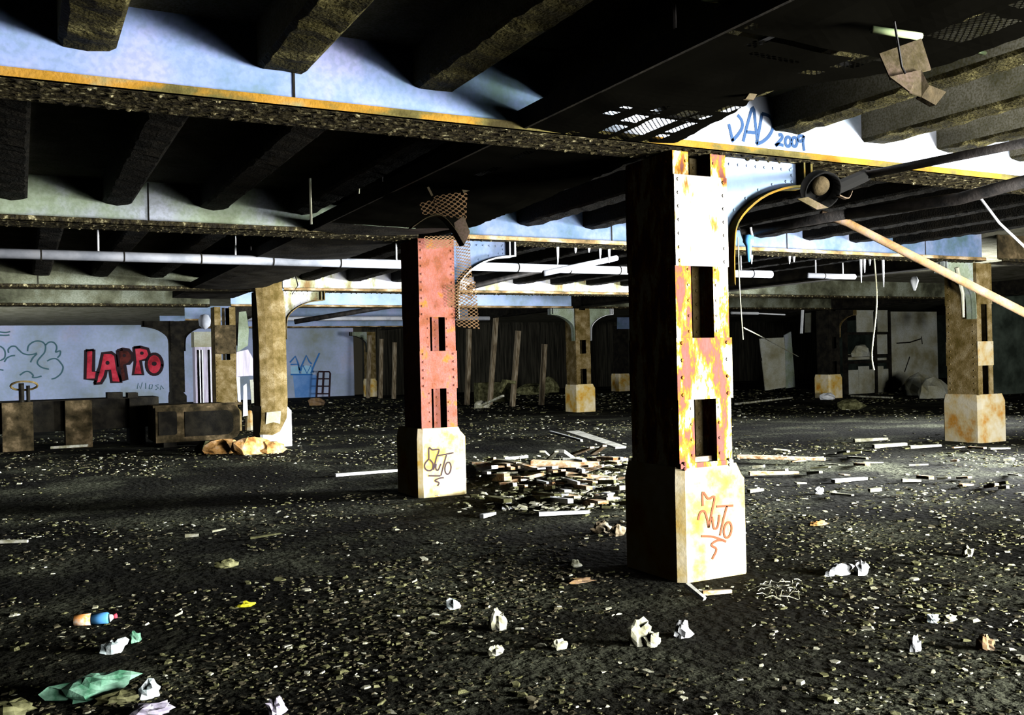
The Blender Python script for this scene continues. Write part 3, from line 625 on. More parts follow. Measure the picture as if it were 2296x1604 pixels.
g.add(vs+vs2, fs); g.build('strip', 'rustG', t)
sheet([on(598, 925, 'Y', 18.04), on(630, 922, 'Y', 18.04), on(628, 950, 'Y', 18.04), on(595, 958, 'Y', 18.04)], -.006, 'pale_patch', 'walltan', t)
g = MB(); g.tube([on(640, 592, 'Y', 18.3), on(652, 570, 'Y', 18.2), on(664, 560, 'Y', 18.2)], .012, 6); g.tube([on(660, 610, 'Y', 18.3), on(668, 640, 'Y', 18.2), on(655, 660, 'Y', 18.2)], .012, 6)
single(g, 'loose_wire', 'black', 'twisted dark wire beside the top of the brown strip', 'wire')

# ------------------------------------------------------------------ pipes
t = thing('insulated_pipe', (6, 13, 3.05), 'white jacketed pipe running across the hall behind the second beam', 'pipe')
def seg(x0, x1, z, Y, r, nm='pipe_run'):
    g = MB(); g.tube([(x0, Y, z), (x1, Y, z)], r, 14); o = g.build(nm, 'pipew', t, True)
    x = x0+.4
    while x < x1:
        k = MB(); k.tube([(x-.008, Y, z), (x+.008, Y, z)], r+.006, 14); k.build('band', 'soot', o); x += .95
seg(-3, 12.1, 3.03, 13, .066)
seg(13.0, 14.2, 3.03, 13, .05)
for x in (.9, 2.6, 4.9, 7.62, 9.6, 10.2, 11.4, 13.2, 13.9):
    g = MB(); g.tube([(x, 13, 3.04), (x, 13, SLAB)], .012, 6); g.build('hanger_rod', 'white', t)
g = MB(); p, q = on(1220, 613, 'Y', 12.0), on(1382, 579, 'Y', 12.6); g.tube([p, q], .045, 10); single(g, 'fallen_pipe', 'pipew', 'short pale pipe hanging askew across the white pipe', 'pipe', smooth=True)
g = MB(); g.tube([on(1050, 645, 'Y', 14.5), on(1130, 625, 'Y', 15), on(1345, 578, 'Y', 16)], .05, 10); single(g, 'fallen_pipe', 'black', 'dark pipe sloping below the white pipe behind the rusty column', 'pipe', smooth=True)
g = MB(); g.tube([on(660, 722, 'Y', 25), on(905, 682, 'Y', 24.5)], .07, 10); single(g, 'fallen_pipe', 'black', 'dark pipe sloping under the far pale beams left of the rusty column', 'pipe', smooth=True)
g = MB(); g.bar(on(746, 584, 'Y', 14), on(795, 546, 'Y', 13.5), .06, .05); single(g, 'loose_batten', 'board', 'pale batten slanting just under the duct left of the rusty column', 'batten')
g = MB(); g.tube([(5.2, 28.5, 3.0), (14, 28.5, 3.0)], .07, 10); single(g, 'insulated_pipe', 'pipew', 'thin far white pipe below the distant beams', 'pipe', smooth=True)

bp = thing('black_pipe', on(1900, 470, 'Z', 2.85), 'thick black pipe with a fitting at its left end, slanting up to the right', 'pipe')
p0, p1, p2 = on(1672, 520, 'Y', 6.9), on(1900, 480, 'Y', 5.9), on(2150, 446, 'Y', 5.1)
g = MB(); g.tube([p0, p1], .045, 12); g.tube([p1, p2, on(2330, 398, 'Y', 4.5)], .05, 12); g.build('pipe_run', 'black', bp, True)
g = MB(); g.tube([on(1662, 524, 'Y', 6.92), on(1690, 516, 'Y', 6.85)], .062, 12); g.build('end_cap', 'black', bp)
g = MB(); g.tube([on(1683, 510, 'Y', 6.8), on(1686, 528, 'Y', 6.8)], .012, 8); g.build('clamp', 'white', bp)
g = MB(); a = on(1678, 528, 'Y', 6.85); g.lathe(a, [(.0, .0), (.05, 0), (.055, -.06), (.03, -.1), (.022, -.2), (.01, -.25), (0, -.25)], 12); tag(g.build('lamp_socket', 'blueplastic', bp, True), 'blue plastic lamp socket')
g = MB(); g.tube([on(2150, 405, 'Y', 5.0), on(2150, 412, 'Y', 5.0)], .02); 
g = MB(); g.tube([on(1925, 396, 'Y', 5.2), on(2310, 318, 'Y', 3.95)], .032, 12); single(g, 'black_pipe', 'black', 'slim black pipe crossing in front of the glaring white beam', 'pipe', smooth=True)
g = MB(); g.tube([on(1840, 480, 'Y', 6.4), on(1900, 500, 'Y', 6.3), on(2330, 718, 'Y', 5.4)], [.04, .038, .04], 12); single(g, 'fallen_pipe', 'pipet', 'long pinkish tan pipe hanging diagonally down to the right edge', 'pipe', smooth=True)
g = MB(); g.tube([on(2195, 440, 'Y', 5.6), on(2240, 500, 'Y', 5.55), on(2310, 566, 'Y', 5.5)], .012, 8); single(g, 'thin_rod', 'white', 'thin white rod slanting at the right edge above the tan pipe', 'rod', smooth=True)
# old industrial lamp
lp = thing('pendant_lamp', on(1840, 430, 'Y', 4.9), 'black industrial lamp with a rusty face hanging under the beam beside the curved bracket', 'lamp')
c = on(1838, 424, 'Y', 4.6)
g = MB(); n = 22
prof = [(.02, -.10), (.09, -.1), (.15, -.06), (.165, 0), (.17, .05)]
def dome(c, axis, prof, mat, nm, pa):
    axis = Vector(axis).normalized(); u = Vector((1, 0, 0)); a = axis.cross(u).normalized(); b = axis.cross(a); g = MB(); vs = []; fs = []
    for r, h in prof: vs += [c+axis*h+(a*math.cos(2*math.pi*k/n)+b*math.sin(2*math.pi*k/n))*r for k in range(n)]
    for i in range(len(prof)-1):
        for k in range(n): fs.append((i*n+k, i*n+(k+1) % n, (i+1)*n+(k+1) % n, (i+1)*n+k))
    g.add(vs, fs); return g.build(nm, mat, pa, True)
ax = (-.25, -.85, -.45)
dome(c, ax, [(.0, -.11), (.07, -.1), (.115, -.05), (.128, .03), (.13, .05), (.12, .05), (.105, -.02), (.0, -.06)], 'pit', 'shade', lp)
dome(c+Vector((-.02, -.03, .01)), ax, [(0, .015), (.04, .012), (.062, 0), (.065, -.02)], 'rustD', 'reflector', lp)
strap([c+Vector((.06, -.1, -.06)), c+Vector((.14, -.1, -.075)), c+Vector((.2, -.08, -.02))], .03, 'latch', 'tandk', lp)
sheet([on(1788, 446, 'Y', 4.5), on(1812, 442, 'Y', 4.5), on(1858, 466, 'Y', 4.5), on(1832, 470, 'Y', 4.5)], .01, 'lower_flap', 'tandk', lp)
g = MB(); g.tube([c+Vector((.02, .05, 0)), c+Vector((.25, .2, .02)), on(1940, 394, 'Y', 5.18)], .05, 8); g.build('arm', 'pit', lp)

# cords and hangers
def cord(pts, r, mat, label):
    g = MB(); g.tube(smooth_line(pts, 4), r, 6); single(g, 'pull_cord', mat, label, 'cord')
cord([on(1655, 532, 'Y', 6.8), on(1658, 640, 'Y', 6.8), on(1666, 762, 'Y', 6.8)], .006, 'walltan', 'pull cord hanging from the end of the black pipe beside the nearest column')
cord([on(1667, 735, 'Y', 16), on(1720, 762, 'Y', 20), on(1790, 800, 'Y', 24)], .014, 'walltan', 'slack cord running down to the right from the pull cord')
cord([on(1960, 575, 'Y', 10.5), on(1966, 680, 'Y', 10.5), on(1955, 790, 'Y', 10.5), on(1960, 830, 'Y', 10.5)], .012, 'walltan', 'frayed rope hanging in front of the far partition')
for k, (x, ya, yb) in enumerate([(1250, 560, 592), (1345, 560, 582), (1365, 558, 590), (1290, 556, 568), (1320, 556, 566), (1685, 578, 592), (1770, 580, 592), (1780, 580, 588), (1930, 580, 634), (1938, 580, 612), (1980, 580, 644), (1950, 580, 596)]):
    g = MB(); top = on(x, ya, 'Y', 10.62); bot = on(x, yb, 'Y', 10.62); top.z = 3.05; bot.x = top.x
    g.tube([top, top.lerp(bot, .5), bot], [.022, .017, .006], 6)
    single(g, 'lime_drip', 'white', 'white lime drip hanging below the pale blue second beam', 'drip', 'lime drips under the second beam')
g = MB(); g.tube([on(695, 400, 'Y', 8.5), on(698, 503, 'Y', 8.5)], .012, 6); single(g, 'hanger_rod', 'walltan', 'thin rod hanging in front of the green stained beam', 'rod')
g = MB(); g.tube([on(806, 370, 'Y', 9), on(803, 462, 'Y', 9)], .012, 6); single(g, 'hanger_rod', 'walltan', 'thin rod hanging where the duct meets the green stained beam', 'rod')
g = MB(); c = on(2050, 632, 'Y', 12); g.lathe(c, [(.0, .1), (.05, .09), (.08, .02), (.05, -.08), (.02, -.16), (0, -.16)], 10); single(g, 'rag', 'white', 'white rag dangling left of the right hand column', 'rag', smooth=True)
g = MB(); g.tube([on(2145, 600, 'Y', 10.2), on(2158, 660, 'Y', 10.2), on(2160, 712, 'Y', 10.2)], [.035, .03, .02], 8); single(g, 'drain_pipe', 'walltan', 'short grey pipe stub beside the right hand column bracket', 'pipe')
g = MB(); g.tube([on(1640, 702, 'Y', 22), on(1700, 703, 'Y', 22)], .04, 8); g.tube([on(1700, 703, 'Y', 22), on(1760, 706, 'Y', 22)], .02, 8); single(g, 'far_tube', 'white', 'small white tube lamp glinting just right of the nearest column', 'lamp tube')
g = MB(); g.bar(on(1800, 690, 'Y', 24), on(1797, 748, 'Y', 24), .09, .04); single(g, 'white_batten', 'white', 'narrow white upright batten left of the dark right column', 'batten')
g = MB(); g.bar(on(1813, 702, 'Y', 26), on(1812, 746, 'Y', 26), .3, .05); single(g, 'yellow_panel', 'walltan', 'olive upright panel beside the narrow white batten', 'panel')
g = MB(); g.box(26.2, 26.6, 19.95, 20, 2.35, 2.75); g.box(26.75, 27.2, 19.9, 20, 2.2, 2.8); single(g, 'sign_board', 'pipew', 'pale broken boards beyond the right hand column near the edge', 'board')

# ------------------------------------------------------------------ right background: partition, leaning door, junk
pt = thing('partition', (29.7, 25.6, 0), 'grey green partition with a broken window frame in the right background', 'partition')
Yp = 25.5
def pp(x, y): 
    q = on(x, y, 'Y', Yp); return q.x, q.z
g = MB()
X0, Z0 = pp(2000, 895); X1, Z1 = pp(2100, 690)
g.box(X0, X1, Yp, Yp+.12, -.02, 3.1); g.build('wall_panel', 'walltan', pt)
XL, _ = pp(1900, 800)
g = MB(); g.box(XL, pp(1992, 800)[0], Yp+.02, Yp+.1, -.02, .9); g.build('lower_panel', 'walltan', pt)
wf = MB()
for xx in (1897, 1963, 1995): wf.box(pp(xx, 800)[0]-.07, pp(xx, 800)[0]+.07, Yp-.03, Yp+.1, 0, 3.1)
for yy in (748, 798, 812): wf.box(XL, X0, Yp-.025, Yp+.09, pp(1940, yy)[1]-.05, pp(1940, yy)[1]+.05)
wfo = wf.build('window_frame', 'soot', pt)
for (xa, xb, ya, yb) in ((1920, 1960, 696, 745), (1967, 1991, 696, 744), (1966, 1990, 750, 795), (1964, 1988, 803, 812), (1925, 1950, 822, 872), (1957, 1982, 822, 872), (1900, 1950, 795, 806)):
    g = MB(); a = pp(xa, ya); d = pp(xb, yb); g.box(a[0], d[0], Yp+.0, Yp+.02, d[1], a[1]); g.build('pane', 'walltan', wfo)
g = MB()
for st in ([(2010, 770), (2040, 768), (2065, 760)], [(2066, 755), (2068, 772)], [(2040, 800), (2028, 835)]): g.ribbon([on(x, y, 'Y', Yp-.006) for x, y in st], .05, (0, 1, 0))
g.build('crack', 'soot', pt)
dr = thing('leaning_door', on(1740, 872, 'Y', 27), 'pale grey panelled door leaning crooked in the dark right of the nearest column', 'door')
q = lambda x, y: on(x, y, 'Y', 27)
sheet([q(1702, 760), q(1756, 757), q(1764, 868), q(1715, 876)], -.05, 'door_leaf', 'walltan', dr)
sheet([q(1757, 752), q(1771, 744), q(1781, 868), q(1760, 871)], -.06, 'side_jamb', 'webmoss', dr)
g = MB(); g.bar(q(1706, 806), q(1760, 803), .06, .12); g.bar(q(1754, 758), q(1760, 870), .06, .06); g.build('door_rail', 'soot', dr)
def rockmesh(c, sx, sy, sz, seed, n=9, m_=6, amp=.35, flatb=True):
    rr = random.Random(seed); g = MB(); vs = []; fs = []
    offv = Vector((rr.uniform(0, 50), rr.uniform(0, 50), rr.uniform(0, 50)))
    for i in range(m_+1):
        th = math.pi*i/m_
        for k in range(n):
            ph = 2*math.pi*k/n; d = Vector((math.sin(th)*math.cos(ph), math.sin(th)*math.sin(ph), math.cos(th)))
            s_ = 1+amp*mnoise.noise(d*1.6+offv)+amp*.5*mnoise.noise(d*4+offv)
            p = Vector((d.x*sx*s_, d.y*sy*s_, d.z*sz*s_)); 
            if flatb: p.z = max(p.z, -.45*sz)
            vs.append(Vector(c)+p+Vector((0, 0, .44*sz)))
    for i in range(m_):
        for k in range(n): fs.append((i*n+k, (i+1)*n+k, (i+1)*n+(k+1) % n, i*n+(k+1) % n))
    g.add(vs, fs); return g
def rock(px, py, sx, sy, sz, seed, mat, name, label, cat, group=None, Y=None):
    c = on(px, py, 'Z', 0) if Y is None else on(px, py, 'Y', Y); return single(rockmesh(c, sx, sy, sz, seed), name, mat, label, cat, group, False)
for (x, y, s1, s3, mt, lb) in [(2060, 886, .7, .5, 'walltan', 'pale rubble heap at the foot of the partition'), (2095, 893, .55, .45, 'walltan', 'grey boulder left of the right hand plinth'), (1850+5, 896, .3, .15, 'white', 'white lump on the floor below the far orange plinth'), (1905, 918, .45, .2, 'chipol', 'olive lump on the floor below the partition window')]:
    rock(x, y, s1, s1*.7, s3, int(x), mt, 'rubble_heap', lb, 'rubble')
rock(1930, 800, .4, .3, .3, 77, 'walltan', 'hanging_debris', 'torn clump lodged in the broken window frame', 'debris', Y=25.35)
# timber posts in the dark middle
for k, ((xa, ya), (xb, yb), Yd, mt, lb) in enumerate([((1113, 700), (1098, 905), 30, 'timber', 'leaning timber post nearest the rusty column in the dark middle'), ((1162, 742), (1149, 918), 28.5, 'timber', 'second leaning timber post in the dark middle, by the fallen slab'), ((1221, 772), (1214, 922), 28.5, 'timber', 'leaning timber post left of the orange plinth in the middle distance'),
      ((829, 752), (825, 893), 41, 'timber', 'leftmost thin upright post in front of the dark board wall'), ((855, 760), (853, 894), 40, 'timber', 'second thin upright post in front of the dark board wall'), ((885, 768), (883, 895), 39, 'timber', 'third thin upright post in front of the dark board wall, beside the rusty column'), ((1052, 738), (1047, 905), 31, 'timber', 'upright post just right of the rusty column')]):
    g = MB(); b_ = on(xb, yb, 'Y', Yd); b_.z = 0; a_ = on(xa, ya, 'Y', Yd-.2); g.bar(b_, a_, .16, .14); single(g, 'timber_post', 'timber', lb, 'post', 'timber posts in the far middle')
g = MB(); g.box(15.2, 16.6, 32.0, 32.4, 0, .75); single(g, 'concrete_block', 'chipol', 'low grey block behind the leaning timber posts', 'block')
rock(1200, 884, .9, .6, .35, 41, 'chipol', 'concrete_block', 'long low lump behind the leaning timber posts', 'block')
rock(1230, 880, .5, .4, .45, 43, 'chipol', 'rubble_heap', 'pale rounded heap left of the column with the orange plinth', 'rubble', Y=36)
sl = thing('fallen_slab', on(1110, 912, 'Z', 0), 'pale bent slab fragment with a rod, lying on the far floor between posts', 'slab')
g = MB(); g.bar(on(1130, 855, 'Y', 27), on(1152, 858, 'Y', 27), .3, .1); g.bar(on(1132, 856, 'Y', 27), on(1118, 880, 'Y', 27), .25, .1); g.build('bent_plate', 'chipol', sl)
g = MB(); g.bar(on(1075, 912, 'Z', .05), on(1128, 888, 'Y', 27), .09, .06); g.build('rod', 'chip', sl)
rock(1080, 915, .32, .25, .16, 9, 'chip', 'rubble_heap', 'pale green white lump at the end of the fallen slab', 'rubble')
sheet([on(1385, 712, 'Y', 34), on(1420, 712, 'Y', 34), on(1421, 738, 'Y', 34), on(1385, 738, 'Y', 34)], .05, 'wall_panel', 'web', None)
tag(recentre(bpy.data.objects['wall_panel']) if 'wall_panel' in bpy.data.objects and bpy.data.objects['wall_panel'].parent is None else recentre(bpy.data.objects['wall_panel.001']), 'small pale blue panel hanging in the dark left of the nearest column', 'panel')

# ------------------------------------------------------------------ left background
lr = thing('metal_rack', on(724, 893, 'Y', 43.5), 'small black metal ladder rack standing against the blue wall', 'rack')
Yl = 43.6
def rk(x, y): return on(400+x/5.7275, 780+y/5.7275, 'Y', Yl)
g = MB(); g.tube([rk(1770, 640), rk(1790, 330), rk(1800, 308), rk(1935, 308), rk(1950, 330), rk(1935, 640)], .045, 6); g.build('frame', 'ink', lr)
for y in (400, 495, 592):
    g = MB(); g.tube([rk(1780, y), rk(1942, y)], .035, 6); g.build('rung', 'ink', lr)
g = MB(); g.tube([rk(1866, 310), rk(1850, 592)], .05, 6); g.build('centre_bar', 'ink', lr)
tk = thing('rusted_tank', (3.3, 20.2, 0), 'big rusted boxy tank with a rounded corner on the left', 'tank')
g = MB()
def rrect(x0, x1, z0, z1, r, n=6):
    pts = [(x0, z0)]
    for cx, cz, a0 in ((x1-r, z0+r, -90), (x1-r, z1-r, 0)):
        pts += [(cx+r*math.cos(math.radians(a0+90*k/n)), cz+r*math.sin(math.radians(a0+90*k/n))) for k in range(n+1)]
    return pts+[(x0, z1)]
g.prism(rrect(2.35, 3.99, .1, .82, .2), 'Y', 19.9, 21.2)
g.build('tank_shell', 'rustD', tk)
g = MB(); g.prism(rrect(2.9, 3.85, .2, .7, .15), 'Y', 19.87, 19.91); g.prism(rrect(2.4, 2.75, .25, .72, .05), 'Y', 19.87, 19.91); g.build('recess_plate', 'soot', tk)
g = MB(); g.box(2.3, 4.03, 19.84, 19.9, .8, .85); g.build('rim', 'rustD', tk)
for xx in (2.5, 3.6):
    g = MB(); g.box(xx, xx+.25, 19.95, 20.9, 0, .11); g.build('foot', 'soot', tk)
lw = thing('low_trough', (.9, 21.5, 0), 'long low black trough standing before the graffiti wall on the left', 'trough')
g = MB(); g.box(-3, 2.6, 21.4, 22.4, .35, .98); g.build('trough_body', 'soot', lw)
for xx, ww in ((-.35, .55), (.78, .5), (2.0, .3)):
    g = MB(); g.box(xx, xx+ww, 21.2, 22.0, 0, .97); g.build('pier', 'rustD' if xx < .9 else 'soot', lw)
g = MB(); g.box(1.6, 1.9, 21.5, 22, .98, 1.1); g.box(2.0, 2.2, 21.5, 22, .98, 1.08); g.build('clod', 'soot', lw)
vl = thing('valve', (.12, 21.3, .97), 'pipe valve with a round handwheel at the left edge', 'valve')
g = MB(); g.tube([(0.0, 21.4, .97), (0.0, 21.4, 1.35)], .05, 8); g.tube([(.12, 21.4, .97), (.12, 21.4, 1.3)], .035, 8); g.build('stem', 'soot', vl)
g = MB(); g.tube([(.05+.24*math.cos(t), 21.3+.16*math.sin(t), 1.3-.09*math.sin(t)) for t in [2*math.pi*k/20 for k in range(21)]], .022, 6); g.build('handwheel', 'rustG', vl)
# boulders by the third column
for (x, y, sx, sz, mt, sd, lb) in [(500, 1016, .42, .17, 'orangestone', 3, 'mossy yellow boulder under the rusted tank'), (565, 1018, .36, .22, 'orangestone', 5, 'orange boulder at the foot of the brown strip'), (610, 1016, .25, .15, 'orangestone', 8, 'small orange boulder by the white plinth corner'), (470, 1012, .3, .14, 'chipol', 12, 'olive boulder left of the orange ones under the tank')]:
    rock(x, y, sx, sx*.6, sz, sd, mt, 'boulder', lb, 'boulder')
# white lockers and panels between the tank and the strip
wl = thing('white_cabinet', on(458, 905, 'Y', 25.5), 'narrow pale lilac cabinet standing behind the tank, left of the corroded column', 'cabinet')
q = lambda x, y: on(x, y, 'Y', 25.5)
g = MB(); a, d = q(436, 750), q(480, 903); g.box(a.x, d.x, 25.5, 25.9, 0.02, a.z); g.build('body', 'purplish', wl)
g = MB(); a, d = q(436, 747), q(480, 778); g.box(a.x-.02, d.x+.02, 25.46, 25.92, d.z, a.z+.03); g.build('head_panel', 'walltan', wl)
for xx in (446, 452, 470):
    g = MB(); a = q(xx, 800); g.box(a.x, a.x+.03, 25.46, 25.5, .2, q(450, 785).z); g.build('slat', 'white', wl)
g = MB(); a = q(459, 722); g.lathe(a, [(0, .2), (.1, .18), (.16, .05), (.14, -.1), (.05, -.18), (0, -.2)], 12); single(g, 'glass_globe', 'pipew', 'round pale globe above the lilac cabinet', 'globe', smooth=True)
hp = thing('ragged_sheet', on(556, 840, 'Y', 20), 'ragged pale lilac sheet hanging between the corroded column and the brown strip', 'panel')
q = lambda x, y: on(x, y, 'Y', 20)
sheet([q(530, 790), q(556, 784), q(565, 800), q(570, 812), q(578, 788), q(578, 842), q(530, 845)], .02, 'sheet', 'purplish', hp)
sheet([q(530, 845), q(538, 846), q(540, 905), q(534, 900)], .02, 'torn_tail', 'white', hp)
sheet([q(546, 866), q(553, 860), q(556, 932), q(545, 934)], .02, 'torn_tail', 'white', hp)
sheet([q(560, 852), q(578, 850), q(578, 902), q(564, 905)], .02, 'lower_sheet', 'walltan', hp)
sheet([q(536, 700), q(552, 698), q(558, 740), q(556, 775), q(532, 790)], .02, 'upper_sheet', 'webmoss', hp)
g = MB(); g.lathe(on(560, 965, 'Z', 0.0), [(0, .5), (.06, .48), (.09, .3), (.12, 0)], 8); single(g, 'broken_post', 'plinthG', 'broken pale stump between the tank and the brown strip', 'stump')
rock(711, 909, .38, .3, .2, 21, 'pipet', 'rubble_heap', 'pinkish lump on the floor in front of the ladder rack', 'rubble')

# ------------------------------------------------------------------ boards in the debris heap
def plank(a, b, w, h, mat, label, z0=.04, z1=.08, group='broken boards on the floor', name='plank'):
    p = on(*a, 'Z', z0); q_ = on(*b, 'Z', z1); g = MB(); mid = (p+q_)/2+Vector((0, 0, R.uniform(-.01, .02)))
    g.bar(p, q_, w, h, taper=R.uniform(.6, 1)); single(g, name, mat, label, 'board', group)
plank((1059, 1043), (1168, 1041), .09, .08, 'board', 'straight pale board lying right beside the rusty column plinth', .06, .06)
plank((1192, 1040), (1343, 1042), .22, .09, 'board', 'widest pale board across the middle of the debris heap', .16, .14)
plank((1157, 1040), (1220, 1057), .1, .05, 'board', 'board slanting down to the centre of the debris heap from the left', .16, .1)
plank((1119, 1086), (1218, 1062), .12, .05, 'board', 'long board slanting up to the centre of the debris heap from lower left', .04, .15)
plank((1234, 969), (1304, 988), .06, .05, 'white', 'thin white board behind the debris heap', .1, .08)
plank((1283, 969), (1392, 1004), .28, .04, 'boardg', 'wide grey board sloping behind the debris heap', .3, .12)
plank((1305, 1059), (1352, 1045), .06, .04, 'board', 'short stick at the right of the widest board', .1, .2)
plank((1268, 1062), (1380, 1075), .1, .05, 'board', 'board running right from the centre of the heap', .14, .05)
plank((1208, 1153), (1321, 1148), .045, .04, 'white', 'thin white stick in front of the debris heap', .03, .03)
plank((1080, 1158), (1110, 1151), .05, .04, 'white', 'short white stick right of the rusty column foot', .03, .03)
plank((1126, 1139), (1160, 1139), .03, .03, 'white', 'tiny white stick behind the short white one', .03, .03)
plank((1224, 1036), (1248, 1013), .07, .03, 'chip', 'upright pale splinter crossing at the back of the heap', .05, .35)
plank((1216, 1013), (1236, 1030), .08, .03, 'chip', 'pale splinter crossing the upright one', .3, .1)
plank((1256, 1012), (1282, 1030), .14, .05, 'boardg', 'grey stub board at the back of the heap', .25, .1)
plank((1262, 1030), (1312, 1032), .2, .05, 'boardg', 'flat grey board behind the widest board', .12, .1)
plank((1282, 1020), (1328, 1004), .1, .04, 'board', 'reddish board sloping up at the back of the heap', .1, .3)
plank((1330, 1018), (1356, 1000), .09, .04, 'board', 'short tilted board right of the reddish one', .1, .3)
plank((752, 1066), (894, 1055), .05, .04, 'white', 'long thin white rod on the floor left of the rusty column', .03, .03)
plank((1655, 1024), (1850, 1030), .1, .05, 'board', 'long pale board right behind the nearest column', .08, .08)
plank((1680, 1062), (1790, 1060), .1, .05, 'board', 'pale board on the floor right of the nearest column foot', .05, .05)
plank((1868, 1079), (1942, 1073), .08, .04, 'white', 'short white board on the right floor', .03, .03)
plank((1915, 988), (1990, 984), .1, .06, 'chip', 'pale board left of the right hand plinth, farther one', .03, .05)
plank((1958, 1001), (2032, 996), .1, .06, 'chip', 'pale board left of the right hand plinth, nearer one', .03, .05)
plank((2040, 1003), (2110, 999), .08, .05, 'chip', 'pale board just in front of the right hand plinth', .03, .05)
plank((1650, 906), (1775, 892), .1, .06, 'chip', 'long thin far board on the floor beyond the nearest column', .03, .05)
plank((1910, 888), (2000, 892), .1, .06, 'chip', 'thin far board below the partition', .03, .05)
plank((115, 1004), (196, 999), .1, .05, 'chip', 'pale stick on the floor below the black trough', .03, .05)
plank((1540, 1312), (1580, 1344), .04, .03, 'boardg', 'dark stick leaning at the foot of the nearest plinth', .1, .03)
plank((1575, 1330), (1640, 1326), .03, .03, 'board', 'thin twig in front of the nearest plinth', .02, .02)
plank((0, 1215), (62, 1214), .035, .03, 'chip', 'pale lath at the left edge of the floor', .02, .02)
plank((415, 1202), (445, 1200), .035, .03, 'chip', 'short pale lath on the left floor', .02, .02)
plank((560, 1207), (630, 1196), .04, .02, 'chipol', 'long olive lath on the left floor', .02, .03)
plank((475, 1192), (506, 1186), .03, .02, 'chip', 'small pale lath behind the olive one', .02, .03)
for k in range(95):
    a = (R.uniform(1075, 1400), R.uniform(1022, 1130)); L_ = R.uniform(14, 60); an = R.uniform(-.5, .5)
    b_ = (a[0]+L_*math.cos(an), a[1]-L_*math.sin(an)*.5)
    plank(a, b_, R.uniform(.04, .13), R.uniform(.02, .06), R.choice(['board', 'board', 'chip', 'white', 'chipol']), 'small broken splinter in the debris heap between the two front columns', R.uniform(.01, .1), R.uniform(.02, .2), 'splinters in the debris heap', 'splinter')
for k in range(40):
    a = (R.uniform(1660, 2280), R.uniform(1000, 1110)); L_ = R.uniform(12, 46); an = R.uniform(-.25, .25)
    b_ = (a[0]+L_*math.cos(an), a[1]-L_*math.sin(an)*.5)
    plank(a, b_, R.uniform(.03, .08), R.uniform(.015, .04), R.choice(['board', 'chip', 'chip', 'chipol']), 'small broken splinter strewn on the floor right of the nearest column', R.uniform(.01, .05), R.uniform(.02, .08), 'splinters on the right floor', 'splinter')

# ------------------------------------------------------------------ litter
bt = thing('plastic_bottle', on(210, 1392, 'Z', 0), 'empty plastic bottle with a blue and orange label lying on the floor at left', 'bottle')
a = on(166, 1392, 'Z', .035); c = on(244, 1386, 'Z', .035); e = on(262, 1381, 'Z', .04); dv = (c-a)
g = MB(); g.tube([a, a+dv*.02, a+dv*.5], [.03, .036, .036], 14); g.build('body', 'orange', bt, True)
g = MB(); g.tube([a+dv*.5, a+dv*.95, a+dv*1.0], [.0365, .0365, .03], 14); g.build('label_sleeve', 'blueplastic', bt, True)
g = MB(); g.tube([c, c+(e-c)*.5, c+(e-c)*.55], [.03, .014, .013], 12); g.build('neck', 'foil', bt, True)
g = MB(); g.tube([c+(e-c)*.55, e], .015, 12); g.build('cap', 'red', bt, True)
def crumple(px, py, sx, sy, sz, seed, mat, name, label, cat):
    c = on(px, py, 'Z', 0); g = rockmesh(c, sx, sy, sz, seed, 14, 9, .6); return single(g, name, mat, label, cat)
crumple(212, 1560, .17, .1, .07, 5, 'green', 'plastic_bag', 'crumpled green plastic bag at the bottom left corner', 'bag')
crumple(270, 1572, .11, .06, .03, 6, 'chipol', 'cardboard_scrap', 'dirty scrap tucked behind the green bag', 'scrap')
crumple(333, 1563, .055, .05, .05, 15, 'foil', 'plastic_wrapper', 'shiny crumpled clear wrapper near the bottom left', 'wrapper')
crumple(340, 1600, .1, .06, .03, 25, 'purplish', 'paper_scrap', 'lilac scrap under the clear wrapper at the bottom edge', 'paper')
crumple(20, 1604, .1, .08, .04, 26, 'chipol', 'rubble_lump', 'olive lump in the bottom left corner', 'rubble')
crumple(255, 1462, .07, .05, .05, 33, 'foil', 'plastic_cup', 'dull torn plastic cup below the labelled bottle', 'cup')
crumple(302, 1440, .03, .03, .045, 34, 'green', 'plastic_shard', 'greenish plastic shard right of the torn cup', 'plastic')
crumple(620, 1602, .04, .04, .05, 35, 'purplish', 'stone', 'pale stone at the bottom edge left of centre', 'stone')
crumple(1117, 1412, .055, .04, .07, 51, 'chip', 'stone', 'pale pointed stone in the dark foreground middle', 'stone')
crumple(1110, 1468, .045, .03, .035, 52, 'chip', 'stone', 'pair like pale stone below the pointed one', 'stone')
crumple(1255, 1455, .05, .03, .035, 53, 'chip', 'stone', 'greenish white stone in the foreground right of the pointed one', 'stone')
crumple(1434, 1445, .07, .05, .09, 54, 'chip', 'plaster_lump', 'tall jagged white plaster lump in the foreground', 'plaster')
crumple(1462, 1448, .05, .04, .05, 55, 'chip', 'plaster_lump', 'yellowish lump leaning on the jagged white one', 'plaster')
crumple(1530, 1428, .05, .04, .06, 56, 'white', 'plaster_lump', 'blocky white lump left of the nearest plinth foot', 'plaster')
crumple(1350, 1195, .09, .06, .07, 57, 'timber', 'rusty_can', 'rusty curled can in front of the debris heap', 'can')
crumple(1385, 1200, .08, .06, .06, 58, 'timber', 'rusty_can', 'second rusty can beside the curled one', 'can')
crumple(1880, 1288, .12, .05, .05, 59, 'white', 'paper_scrap', 'folded white paper on the right floor', 'paper')
crumple(1930, 1288, .05, .05, .07, 60, 'white', 'paper_cup', 'white paper cup right of the folded paper', 'cup')
crumple(1835, 1178, .09, .05, .03, 61, 'orangestone', 'brick_piece', 'orange brick piece on the right floor', 'brick')
